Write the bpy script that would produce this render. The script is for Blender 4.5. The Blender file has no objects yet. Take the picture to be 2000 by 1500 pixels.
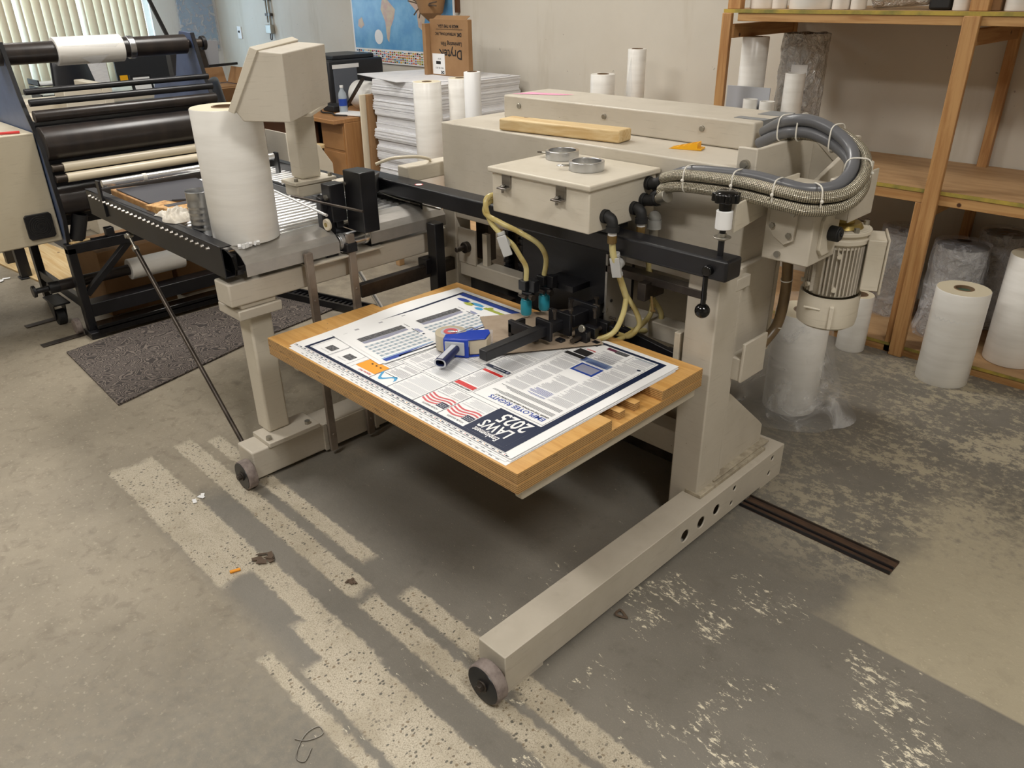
import bpy, bmesh, math, random
from mathutils import Vector, Matrix
random.seed(7)
SC = bpy.context.scene
COL = SC.collection
PI = math.pi

# ------------------------------------------------------------------ camera
yaw, pit, rol = -0.795007653, 0.472444164, -0.0152870752
fw = Vector((math.sin(yaw)*math.cos(pit), math.cos(yaw)*math.cos(pit), -math.sin(pit)))
r0 = Vector((math.cos(yaw), -math.sin(yaw), 0)); u0 = r0.cross(fw)
rt = math.cos(rol)*r0 + math.sin(rol)*u0; up = -math.sin(rol)*r0 + math.cos(rol)*u0
cam = bpy.data.cameras.new('camera'); co = bpy.data.objects.new('camera', cam); COL.objects.link(co)
cam.sensor_width = 36; cam.lens = 36*1523.54/2000; cam.clip_start = .05; cam.clip_end = 100
co.matrix_world = Matrix(((rt.x, up.x, -fw.x, 0), (rt.y, up.y, -fw.y, 0), (rt.z, up.z, -fw.z, 1.6), (0, 0, 0, 1)))
SC.camera = co

# ------------------------------------------------------------------ world, lights, exposure
w = bpy.data.worlds.new('daylight'); SC.world = w; w.use_nodes = True
bg = w.node_tree.nodes['Background']; bg.inputs[0].default_value = (.50, .74, 1, 1); bg.inputs[1].default_value = 11.0
SC.view_settings.view_transform = 'Standard'; SC.view_settings.look = 'None'
SC.view_settings.gamma = 1; SC.view_settings.use_curve_mapping = False
SC.view_settings.exposure = 0.0

def area(name, loc, sx, sy, power, color=(1, .965, .91), rot=(0, 0, 0), portal=False):
    l = bpy.data.lights.new(name, 'AREA'); l.shape = 'RECTANGLE'; l.size = sx; l.size_y = sy
    l.energy = power; l.color = color
    o = bpy.data.objects.new(name, l); COL.objects.link(o); o.location = loc; o.rotation_euler = rot
    if portal: l.cycles.is_portal = True
    return o
for i, (x, y, p) in enumerate([(-4.6, 0.4, 60), (-1.6, -.9, 62), (-3.4, 2.4, 60), (0.9, .8, 66), (-7.0, 1.6, 34)]):
    area('ceiling_lamp_light', (x, y, 3.42), 1.3, .5, p)
area('window_portal', (-8.98, 2.75, 1.55), 1.9, 1.9, 1, rot=(0, -PI/2, 0), portal=True)

# ------------------------------------------------------------------ node helpers
class NT:
    def __init__(s, m):
        m.use_nodes = True; s.t = m.node_tree; s.t.nodes.clear()
        s.out = s.t.nodes.new('ShaderNodeOutputMaterial'); s.b = s.t.nodes.new('ShaderNodeBsdfPrincipled')
        s.t.links.new(s.b.outputs[0], s.out.inputs[0])
    def n(s, kind, **kw):
        x = s.t.nodes.new(kind)
        for k, v in kw.items(): setattr(x, k, v)
        return x
    def put(s, sock, v):
        if isinstance(v, (int, float)): sock.default_value = v
        elif isinstance(v, (tuple, list)):
            sock.default_value = tuple(v) + ((1,) if len(v) == 3 and sock.type == 'RGBA' else ())
        else: s.t.links.new(v, sock)
    def m(s, op, a, b=0, c=0, clamp=False):
        x = s.n('ShaderNodeMath', operation=op, use_clamp=clamp)
        s.put(x.inputs[0], a); s.put(x.inputs[1], b)
        if op in ('MULTIPLY_ADD',): s.put(x.inputs[2], c)
        return x.outputs[0]
    def step(s, v, a, b):
        x = s.n('ShaderNodeMapRange', interpolation_type='SMOOTHSTEP'); s.put(x.inputs[0], v)
        if a < b: x.inputs[1].default_value = a; x.inputs[2].default_value = b
        else: x.inputs[1].default_value = b; x.inputs[2].default_value = a; x.inputs[3].default_value = 1; x.inputs[4].default_value = 0
        return x.outputs[0]
    def mix(s, f, a, b):
        x = s.n('ShaderNodeMix', data_type='RGBA'); s.put(x.inputs[0], f); s.put(x.inputs[6], a); s.put(x.inputs[7], b)
        return x.outputs[2]
    def noise(s, vec, scale, detail=4, rough=.5, dist=0):
        x = s.n('ShaderNodeTexNoise'); s.put(x.inputs['Vector'], vec); x.inputs['Scale'].default_value = scale
        x.inputs['Detail'].default_value = detail; x.inputs['Roughness'].default_value = rough; x.inputs['Distortion'].default_value = dist
        return x.outputs[0]
    def obj(s): return s.n('ShaderNodeTexCoord').outputs['Object']
    def mapv(s, v, scale=(1, 1, 1), loc=(0, 0, 0), rot=(0, 0, 0)):
        x = s.n('ShaderNodeMapping'); s.put(x.inputs[0], v); x.inputs[1].default_value = loc; x.inputs[2].default_value = rot; x.inputs[3].default_value = scale
        return x.outputs[0]
    def xyz(s, v):
        x = s.n('ShaderNodeSeparateXYZ'); s.put(x.inputs[0], v); return x.outputs
    def bump(s, h, strength=.2, dist=.002):
        x = s.n('ShaderNodeBump'); s.put(x.inputs['Height'], h); x.inputs['Strength'].default_value = strength; x.inputs['Distance'].default_value = dist
        s.t.links.new(x.outputs[0], s.b.inputs['Normal'])
    def set(s, **kw):
        for k, v in kw.items(): s.put(s.b.inputs[k.replace('_', ' ')], v)

def srgb(r, g, b):
    f = lambda c: (c/255/12.92) if c/255 <= .04045 else ((c/255+.055)/1.055)**2.4
    return (f(r), f(g), f(b))
def pm(name, col, rough=.5, metal=0, var=None, vscale=4, stretch=(1, 1, 1), bump=0, bscale=200, **kw):
    m = bpy.data.materials.new(name); n = NT(m)
    c = col; P = n.obj()
    if var:
        f = n.noise(n.mapv(P, stretch), vscale, 6, .6)
        c = n.mix(n.step(f, .35, .7), col, var)
    n.set(Base_Color=c, Roughness=rough, Metallic=metal, **kw)
    if bump: n.bump(n.noise(P, bscale, 3), bump, .001)
    return m

M = {}
def chipped(name, col, var, chip):
    m = bpy.data.materials.new(name); n = NT(m); P = n.obj()
    f = n.noise(P, 3.5, 6, .6); c = n.mix(n.step(f, .38, .72), col, var)
    sp = n.noise(P, 90, 3, .7); mk = n.m('MULTIPLY', n.step(sp, .71, .74), n.step(n.noise(P, 9, 2), .5, .62))
    c = n.mix(mk, c, chip)
    st = n.noise(n.mapv(P, (3, 3, 40)), 4, 4, .6); c = n.mix(n.m('MULTIPLY', n.step(st, .55, .8), .25), c, chip)
    n.set(Base_Color=c, Roughness=n.m('MULTIPLY_ADD', f, .3, .3))
    n.bump(n.noise(P, 260, 3), .06, .001)
    return m
M['putty'] = chipped('putty_paint', srgb(200, 192, 178), srgb(188, 180, 165), srgb(120, 106, 88))
M['putty2'] = chipped('cream_paint', srgb(212, 204, 188), srgb(202, 193, 175), srgb(140, 124, 100))
M['beige'] = chipped('beige_cabinet_paint', srgb(196, 186, 164), srgb(186, 175, 152), srgb(110, 92, 74))
M['black'] = pm('black_paint', srgb(20, 20, 23), .36, var=srgb(32, 32, 36), vscale=8)
M['blackmatte'] = pm('matte_black_paint', srgb(20, 21, 26), .5)
M['blackgloss'] = pm('black_gloss_plastic', srgb(12, 12, 13), .12)
M['rubber'] = pm('black_rubber', srgb(26, 26, 27), .62)
M['blueblack'] = pm('daylit_blue_grey_paint', srgb(86, 102, 136), .38, var=srgb(72, 86, 118), vscale=6)  # brighter blue of the window light is put into this colour
M['darkroll'] = pm('dark_rubber_roller', srgb(40, 36, 35), .3, var=srgb(52, 45, 42), vscale=3, stretch=(1, 6, 1))
M['creamroll'] = pm('cream_silicone_roller', srgb(222, 211, 188), .3)
M['steel'] = pm('brushed_steel', srgb(168, 164, 158), .3, 1, var=srgb(140, 136, 130), vscale=6, stretch=(1, 1, 12))
M['steelplate'] = pm('worn_steel_plate', srgb(168, 164, 158), .42, .55, var=srgb(186, 182, 176), vscale=7, stretch=(4, 1, 1))
M['darksteel'] = pm('dark_steel', srgb(88, 80, 73), .4, .7, var=srgb(60, 54, 50), vscale=10)
M['chrome'] = pm('chrome', srgb(232, 232, 232), .26, .75)
M['alu'] = pm('turned_aluminium', srgb(196, 198, 202), .28, 1)
M['zinc'] = pm('zinc_bolt', srgb(170, 166, 156), .4, .9)
M['rollfilm'] = pm('white_film', srgb(242, 240, 235), .28, var=srgb(229, 226, 220), vscale=2, stretch=(1, 1, 9))
M['rollfilm2'] = pm('bright_white_film', srgb(240, 240, 240), .3)
M['core'] = pm('cardboard_core', srgb(120, 96, 72), .8)
M['coregreen'] = pm('green_core_plug', srgb(70, 96, 80), .6)
M['filmend'] = pm('wound_film_end', srgb(226, 216, 190), .45)
M['card'] = pm('cardboard', srgb(158, 122, 84), .8, var=srgb(146, 110, 74), vscale=5)
M['kraft'] = pm('grey_chipboard', srgb(164, 146, 126), .75, var=srgb(156, 138, 118), vscale=30)
M['ink'] = pm('black_ink', srgb(28, 26, 28), .7)
M['white'] = pm('white_paper', srgb(238, 238, 238), .5)
M['offwhite'] = pm('off_white_board', srgb(238, 238, 240), .55, var=srgb(226, 226, 230), vscale=14, stretch=(1, 1, 6))
M['navy'] = pm('navy_ink', srgb(22, 36, 66), .35)
M['blue'] = pm('blue_ink', srgb(40, 72, 160), .4)
M['ltblue'] = pm('light_blue_ink', srgb(70, 160, 210), .4)
M['red'] = pm('red_ink', srgb(205, 44, 42), .4)
M['softred'] = pm('soft_red_ink', srgb(205, 90, 95), .4)
M['orange'] = pm('orange_ink', srgb(242, 160, 40), .4)
M['textgrey'] = pm('grey_text_ink', srgb(168, 168, 174), .5)
M['textdark'] = pm('dark_text_ink', srgb(92, 92, 100), .5)
M['palegrey'] = pm('pale_grey_ink', srgb(205, 208, 212), .5)
M['slate'] = pm('slate_table_ink', srgb(150, 166, 178), .5)
M['silverink'] = pm('silver_photo_ink', srgb(150, 152, 172), .4)
M['photodark'] = pm('dark_photo_ink', srgb(48, 48, 52), .5, var=srgb(120, 120, 122), vscale=160)
M['green'] = pm('olive_green_ink', srgb(168, 178, 70), .4)
M['plum'] = pm('plum_ink', srgb(96, 40, 70), .4)
M['yellow'] = pm('yellow_plastic', srgb(240, 176, 24), .4)
M['pink'] = pm('pink_paper', srgb(242, 160, 190), .6)
M['greyhose'] = pm('grey_pvc_hose', srgb(98, 99, 103), .3)
M['teal'] = pm('teal_plastic', srgb(40, 140, 160), .38)
M['valve'] = pm('translucent_valve_plastic', srgb(208, 208, 206), .3, Transmission_Weight=.2)
M['wood_desk'] = pm('desk_laminate', srgb(176, 130, 84), .4, var=srgb(160, 114, 70), vscale=3, stretch=(1, 14, 1))
M['brownpanel'] = pm('dark_brown_panel', srgb(96, 62, 40), .5)
M['chairblack'] = pm('black_chair_vinyl', srgb(26, 28, 34), .35)
M['printerblack'] = pm('printer_plastic', srgb(38, 40, 44), .4)
M['printergrey'] = pm('printer_grey_panel', srgb(96, 102, 112), .4)
M['duct'] = pm('duct_tape', srgb(128, 132, 136), .35)
M['zip'] = pm('nylon_cable_tie', srgb(222, 218, 208), .4)
M['rag'] = pm('cloth_rag', srgb(214, 208, 198), .9, var=srgb(190, 182, 168), vscale=20)
M['tapeblue'] = pm('blue_plastic', srgb(26, 64, 178), .25)
M['tapegrey'] = pm('light_grey_plastic', srgb(186, 190, 198), .35)
M['tapenavy'] = pm('navy_rubber_grip', srgb(34, 42, 82), .5)
M['tanroll'] = pm('packing_tape', srgb(226, 214, 188), .2, Transmission_Weight=.3)
M['blackmat'] = pm('anti_slip_black_sheet', srgb(62, 62, 68), .6)
M['wheel'] = pm('worn_rubber_tread', srgb(150, 138, 132), .75, var=srgb(120, 108, 104), vscale=40)
M['brass'] = pm('oily_brass', srgb(170, 150, 90), .35, .8)
M['brownhose'] = pm('brown_conduit_hose', srgb(118, 96, 66), .35, var=srgb(96, 78, 54), vscale=8)
M['brassbrown'] = pm('amber_fitting', srgb(104, 82, 44), .3)
M['leaf'] = pm('dry_leaf', srgb(92, 76, 62), .8)
M['foam'] = pm('white_blind_fabric', srgb(226, 214, 190), .6, Transmission_Weight=.0)
M['greycard'] = pm('grey_panel_board', srgb(176, 178, 184), .6)

def mk_tube_clear():
    m = bpy.data.materials.new('yellowed_clear_tube'); n = NT(m); P = n.obj()
    c = n.mix(n.step(n.noise(P, 14, 3), .4, .7), srgb(226, 212, 150), srgb(190, 166, 98))
    n.set(Base_Color=c, Roughness=.15, Transmission_Weight=.25, IOR=1.4, Subsurface_Weight=0)
    return m
M['tube'] = mk_tube_clear()

def mk_glass(name, col, alpha, rough=.08, wr=0, white=(1, 1, 1)):
    # a thin film: part of the light goes straight through, the rest is reflected by wrinkled plastic
    m = bpy.data.materials.new(name); n = NT(m); P = n.obj()
    n.set(Base_Color=col, Roughness=rough)
    a = alpha
    if wr:
        f = n.noise(P, wr, 5, .6, .8); a = n.m('ADD', alpha, n.m('MULTIPLY', n.step(f, .5, .68), .35), clamp=True)
        n.bump(f, 1.0, .03)
    n.set(Alpha=a)
    return m
M['wrap'] = mk_glass('clear_plastic_wrap', srgb(225, 225, 228), .26, .12, 16)
M['bag'] = mk_glass('thin_poly_bag', srgb(240, 240, 242), .10, .25, 6)
M['clearfilm'] = mk_glass('clear_film_sheet', srgb(220, 224, 230), .2, .08)
M['glasscup'] = mk_glass('clear_plastic_dome', srgb(190, 190, 186), .5, .1)
M['water'] = mk_glass('water_bottle_plastic', srgb(210, 222, 232), .45, .1)

def mk_silverwrap():
    m = bpy.data.materials.new('crinkled_silver_wrap'); n = NT(m); P = n.obj()
    v = n.n('ShaderNodeTexVoronoi', feature='F1'); n.put(v.inputs['Vector'], n.mapv(P, (1, 1, .6))); v.inputs['Scale'].default_value = 20
    f = n.noise(P, 30, 4, .6, 1.5)
    n.set(Base_Color=srgb(248, 247, 245), Roughness=.16, Metallic=.25)
    n.bump(n.m('ADD', v.outputs[0], f), 1.0, .05); return m
M['silverwrap'] = mk_silverwrap()

def mk_ply(name, top, top2, e1, e2):
    m = bpy.data.materials.new(name); n = NT(m); P = n.obj()
    g = n.n('ShaderNodeNewGeometry'); nz = n.xyz(g.outputs['Normal'])[2]
    side = n.step(n.m('ABSOLUTE', nz), .7, .4)
    z = n.xyz(P)[2]
    grain = n.noise(n.mapv(P, (2.5, 26, 1)), 2.2, 6, .62, .6)
    blot = n.noise(P, 3.2, 4)
    c = n.mix(n.step(grain, .38, .68), top, top2); c = n.mix(n.m('MULTIPLY', n.step(blot, .5, .72), .5), c, e1)
    w = n.m('SINE', n.m('MULTIPLY', z, 1180)); wav = n.m('ADD', w, n.m('MULTIPLY', n.noise(n.mapv(P, (6, 6, 60)), 3, 4), .9))
    e = n.mix(n.step(wav, .1, .7), e2, e1)
    dk = n.noise(n.mapv(P, (10, 10, 90)), 3, 3); e = n.mix(n.m('MULTIPLY', n.step(dk, .62, .68), .6), e, srgb(78, 50, 26))
    c = n.mix(side, c, e)
    spot = n.noise(P, 42, 2, .6); c = n.mix(n.step(spot, .755, .77), c, srgb(84, 50, 22))
    n.set(Base_Color=c, Roughness=.36); n.bump(grain, .08, .001); return m
M['ply'] = mk_ply('varnished_plywood', srgb(214, 166, 98), srgb(198, 146, 78), srgb(204, 166, 110), srgb(140, 100, 56))
def mk_lumber(name, a, b, kn, ax=2):
    m = bpy.data.materials.new(name); n = NT(m); P = n.obj()
    st = [(22, 22, 22)[i] for i in range(3)]; st[ax] = 1.3
    g = n.noise(n.mapv(P, tuple(st)), 2.2, 6, .6, .8)
    c = n.mix(n.step(g, .35, .68), a, b)
    v = n.n('ShaderNodeTexVoronoi'); n.put(v.inputs['Vector'], P); v.inputs['Scale'].default_value = 9
    c = n.mix(n.step(v.outputs[0], .11, .06), c, kn)
    n.set(Base_Color=c, Roughness=.55); n.bump(g, .12, .001); return m
M['studz'] = mk_lumber('pine_stud_upright', srgb(192, 148, 96), srgb(166, 118, 70), srgb(70, 40, 20), 2)
M['studx'] = mk_lumber('pine_stud_rail', srgb(192, 150, 98), srgb(166, 120, 72), srgb(70, 40, 20), 0)
M['study'] = mk_lumber('pine_stud_crosspiece', srgb(184, 142, 92), srgb(160, 114, 68), srgb(70, 40, 20), 1)
M['pinenew'] = mk_lumber('pale_pine_offcut', srgb(222, 198, 152), srgb(204, 170, 116), srgb(96, 60, 34), 0)
M['pineend'] = pm('sawn_end_grain', srgb(206, 166, 110), .7, var=srgb(160, 112, 64), vscale=60)
M['osb'] = pm('shelf_board', srgb(190, 154, 112), .6, var=srgb(172, 136, 96), vscale=5, stretch=(1, 5, 1))
M['osbedge'] = pm('yellow_painted_board_edge', srgb(186, 160, 70), .6, var=srgb(120, 116, 60), vscale=9)

def mk_braid():
    m = bpy.data.materials.new('braided_steel_hose'); n = NT(m)
    uv = n.xyz(n.n('ShaderNodeUVMap').outputs[0]); u, v = uv[0], uv[1]
    a = n.m('MULTIPLY', u, 620); b = n.m('MULTIPLY', v, 12*2*PI)
    p = n.m('MULTIPLY', n.m('SINE', n.m('ADD', a, b)), n.m('SINE', n.m('SUBTRACT', a, b)))
    f = n.step(p, -.25, .25)
    n.set(Base_Color=n.mix(f, srgb(70, 62, 48), srgb(212, 204, 184)), Roughness=.3, Metallic=n.m('MULTIPLY', f, .75))
    n.bump(p, .5, .002); return m
M['braid'] = mk_braid()

def mk_carpet():
    m = bpy.data.materials.new('swirl_carpet'); n = NT(m); P = n.obj()
    f = n.noise(P, 13, 1, .4, .5)
    s = n.m('SINE', n.m('MULTIPLY', f, 110)); s2 = n.noise(P, 300, 2)
    c = n.mix(n.step(s, -.2, .6), srgb(62, 56, 54), srgb(122, 112, 104)); c = n.mix(n.step(s2, .55, .7), c, srgb(52, 47, 46))
    n.set(Base_Color=c, Roughness=.95); n.bump(s2, .8, .004); return m
M['carpet'] = mk_carpet()

def mk_wall(name, a, b, st):
    m = bpy.data.materials.new(name); n = NT(m); P = n.obj()
    f = n.noise(P, .9, 6, .6); c = n.mix(n.step(f, .35, .7), a, b)
    g = n.noise(n.mapv(P, (1.5, 1.5, .25)), 2.4, 5, .65); c = n.mix(n.m('MULTIPLY', n.step(g, .55, .75), .35), c, st)
    d = n.noise(P, 38, 2, .5); c = n.mix(n.m('MULTIPLY', n.step(d, .77, .79), .5), c, srgb(90, 84, 74))
    n.set(Base_Color=c, Roughness=.7); n.bump(n.noise(P, 60, 4), .12, .003); return m
M['wall'] = mk_wall('painted_wall', srgb(212, 206, 194), srgb(204, 197, 184), srgb(176, 164, 142))
M['wallblue'] = mk_wall('painted_end_wall', srgb(214, 214, 212), srgb(206, 206, 206), srgb(186, 182, 176))
M['ceil'] = pm('ceiling_paint', srgb(225, 223, 216), .8)

# floor ------------------------------------------------------------
def mk_floor():
    m = bpy.data.materials.new('worn_concrete_floor'); n = NT(m)
    P = n.obj(); X, Y, Z = n.xyz(P)
    n1 = n.noise(P, 1.3, 8, .62); n2 = n.noise(P, 7, 7, .62); n3 = n.noise(P, 34, 5, .6); n4 = n.noise(P, 260, 3, .6)
    wob = n.m('MULTIPLY_ADD', n3, .035, -.0175); wob2 = n.m('MULTIPLY_ADD', n2, .12, -.06)
    xw = n.m('ADD', X, n.m('ADD', wob, wob2)); yw = n.m('ADD', Y, wob); 
    # bare concrete
    bare = n.mix(n.step(n1, .34, .66), srgb(156, 146, 128), srgb(136, 127, 111))
    bare = n.mix(n.m('MULTIPLY', n.step(n2, .56, .72), .55), bare, srgb(122, 114, 100))
    bare = n.mix(n.m('MULTIPLY', n.step(n4, .52, .7), .35), bare, srgb(132, 122, 104))
    # grey paint coat
    gp = n.mix(n.step(n1, .35, .65), srgb(126, 121, 112), srgb(110, 106, 98))
    gp = n.mix(n.m('MULTIPLY', n.step(n4, .5, .72), .22), gp, srgb(158, 150, 134))
    # where the paint is
    hi = n.step(Y, .60, .68)
    e1 = n.step(n.m('ADD', X, n.m('MULTIPLY_ADD', n2, .5, -.25)), -2.55, -2.25)
    e2 = n.step(n.m('ADD', X, n.m('MULTIPLY_ADD', n3, .9, -.45)), -2.1, -.9)
    pa = n.m('ADD', n.m('MULTIPLY', hi, e1), n.m('MULTIPLY', n.m('SUBTRACT', 1, hi), e2))
    # worn zone on the right, sharp seam at y = 1.77
    seam = n.m('MULTIPLY', n.step(Y, 1.765, 1.775), n.step(n.m('ADD', X, n.m('MULTIPLY_ADD', n2, .3, -.15)), -.62, -.44))
    seam = n.m('MULTIPLY', seam, n.step(n.m('ADD', Y, n.m('MULTIPLY_ADD', n3, 1.3, -.65)), 2.9, 2.3))
    worn = n.m('MULTIPLY', n.step(n.m('ADD', n.m('MULTIPLY', n.noise(n.mapv(P, (1, 1.3, 1)), 22, 10, .82), .7), n.m('MULTIPLY', n.noise(P, 3.2, 3), .3)), .505, .535), n.m('MULTIPLY', n.step(Y, 1.8, 2.2), n.step(n.m('ADD', X, n.m('MULTIPLY', Y, .2)), -1.0, -.1)))
    left = n.m('MULTIPLY', n.step(n2, .40, .58), n.m('MULTIPLY', n.step(Y, 1.2, 1.6), n.step(X, -2.6, -3.0)))
    pa = n.m('MULTIPLY', pa, n.m('SUBTRACT', 1, n.m('MAXIMUM', seam, worn)), clamp=True)
    bare = n.mix(n.m('MULTIPLY', n.step(n.noise(P, 16, 7, .68, .5), .50, .66), .5), bare, srgb(116, 106, 92))
    bare = n.mix(n.m('MULTIPLY', n.step(n.noise(P, 70, 4, .6), .58, .70), .5), bare, srgb(190, 178, 156))
    gp = n.mix(n.m('MULTIPLY', n.step(n.noise(P, 12, 7, .7), .52, .68), .35), gp, srgb(96, 91, 82))
    bare = n.mix(n.m('MULTIPLY', n.step(X, -1.7, -.8), .5), bare, srgb(192, 182, 156))
    c = n.mix(pa, bare, gp)
    c = n.mix(n.m('MULTIPLY', left, .55), c, srgb(118, 110, 98))
    # white chips where the paint has flaked
    fl = n.noise(n.mapv(P, (1, 2.2, 1), (0, 0, 0), (0, 0, .35)), 30, 9, .80, .25)
    zone = n.m('MULTIPLY', n.step(n.noise(P, 3.4, 4), .44, .58), n.m('MULTIPLY', n.step(X, -1.5, -.9), n.step(Y, 1.95, 1.6)))
    chips = n.m('MULTIPLY', n.step(n.m('ADD', fl, n.m('MULTIPLY', zone, .115)), .640, .660), n.step(n.m('ADD', X, Y), -1.4, -.4))
    chips2 = n.m('MULTIPLY', n.step(fl, .69, .70), pa)
    c = n.mix(n.m('MAXIMUM', chips, chips2), c, srgb(222, 213, 190))
    # tracks ground down to the aggregate, all along x
    def rect(x0, x1, y0, y1, s=.012):
        return n.m('MULTIPLY', n.m('MULTIPLY', n.step(xw, x0-.02, x0+.02), n.step(xw, x1+.02, x1-.02)), n.m('MULTIPLY', n.step(yw, y0-s/2, y0+s/2), n.step(yw, y1+s/2, y1-s/2)))
    R = None
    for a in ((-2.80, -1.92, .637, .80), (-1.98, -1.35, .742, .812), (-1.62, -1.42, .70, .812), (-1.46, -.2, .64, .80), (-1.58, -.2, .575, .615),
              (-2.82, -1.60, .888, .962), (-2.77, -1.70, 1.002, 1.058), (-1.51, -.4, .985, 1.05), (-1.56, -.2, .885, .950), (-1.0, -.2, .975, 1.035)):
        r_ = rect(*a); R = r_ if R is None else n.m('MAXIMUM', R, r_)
    wv = n.n('ShaderNodeVectorMath', operation='ADD'); n.put(wv.inputs[0], n.mapv(P, (1.25, 1, 1))); nc = n.n('ShaderNodeTexNoise'); n.put(nc.inputs['Vector'], P); nc.inputs['Scale'].default_value = 60
    sc_ = n.n('ShaderNodeVectorMath', operation='SCALE'); n.put(sc_.inputs[0], nc.outputs[1]); sc_.inputs[3].default_value = .012; n.put(wv.inputs[1], sc_.outputs[0])
    v = n.n('ShaderNodeTexVoronoi'); n.put(v.inputs['Vector'], wv.outputs[0]); v.inputs['Scale'].default_value = 78
    vd = v.outputs[0]; vc = n.xyz(v.outputs['Color'])[0]
    v2 = n.n('ShaderNodeTexVoronoi'); n.put(v2.inputs['Vector'], n.mapv(wv.outputs[0], (1, 1, 1), (.3, .7, 0))); v2.inputs['Scale'].default_value = 190; vd2 = v2.outputs[0]; vc2 = n.xyz(v2.outputs['Color'])[0]
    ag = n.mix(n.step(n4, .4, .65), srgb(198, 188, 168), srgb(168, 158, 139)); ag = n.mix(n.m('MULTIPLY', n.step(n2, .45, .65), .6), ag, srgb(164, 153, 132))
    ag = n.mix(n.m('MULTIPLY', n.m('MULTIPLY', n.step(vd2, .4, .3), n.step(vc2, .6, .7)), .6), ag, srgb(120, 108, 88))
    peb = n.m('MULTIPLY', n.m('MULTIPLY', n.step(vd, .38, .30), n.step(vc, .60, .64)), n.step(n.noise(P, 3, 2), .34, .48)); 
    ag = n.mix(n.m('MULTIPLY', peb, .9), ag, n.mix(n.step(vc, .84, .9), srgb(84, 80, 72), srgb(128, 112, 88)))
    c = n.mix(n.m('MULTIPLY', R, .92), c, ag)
    # oily spots
    sp = n.noise(P, 5.5, 3, .5, .4); c = n.mix(n.m('MULTIPLY', n.step(sp, .70, .78), .5), c, srgb(84, 78, 68))
    n.set(Base_Color=c, Roughness=n.m('MULTIPLY_ADD', n2, .25, .45))
    n.bump(n.m('SUBTRACT', n.m('ADD', n3, n.m('MULTIPLY', n4, .3)), n.m('MULTIPLY', R, n.m('MULTIPLY_ADD', vd, .4, .6))), .25, .006)
    return m
M['floor'] = mk_floor()

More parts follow.
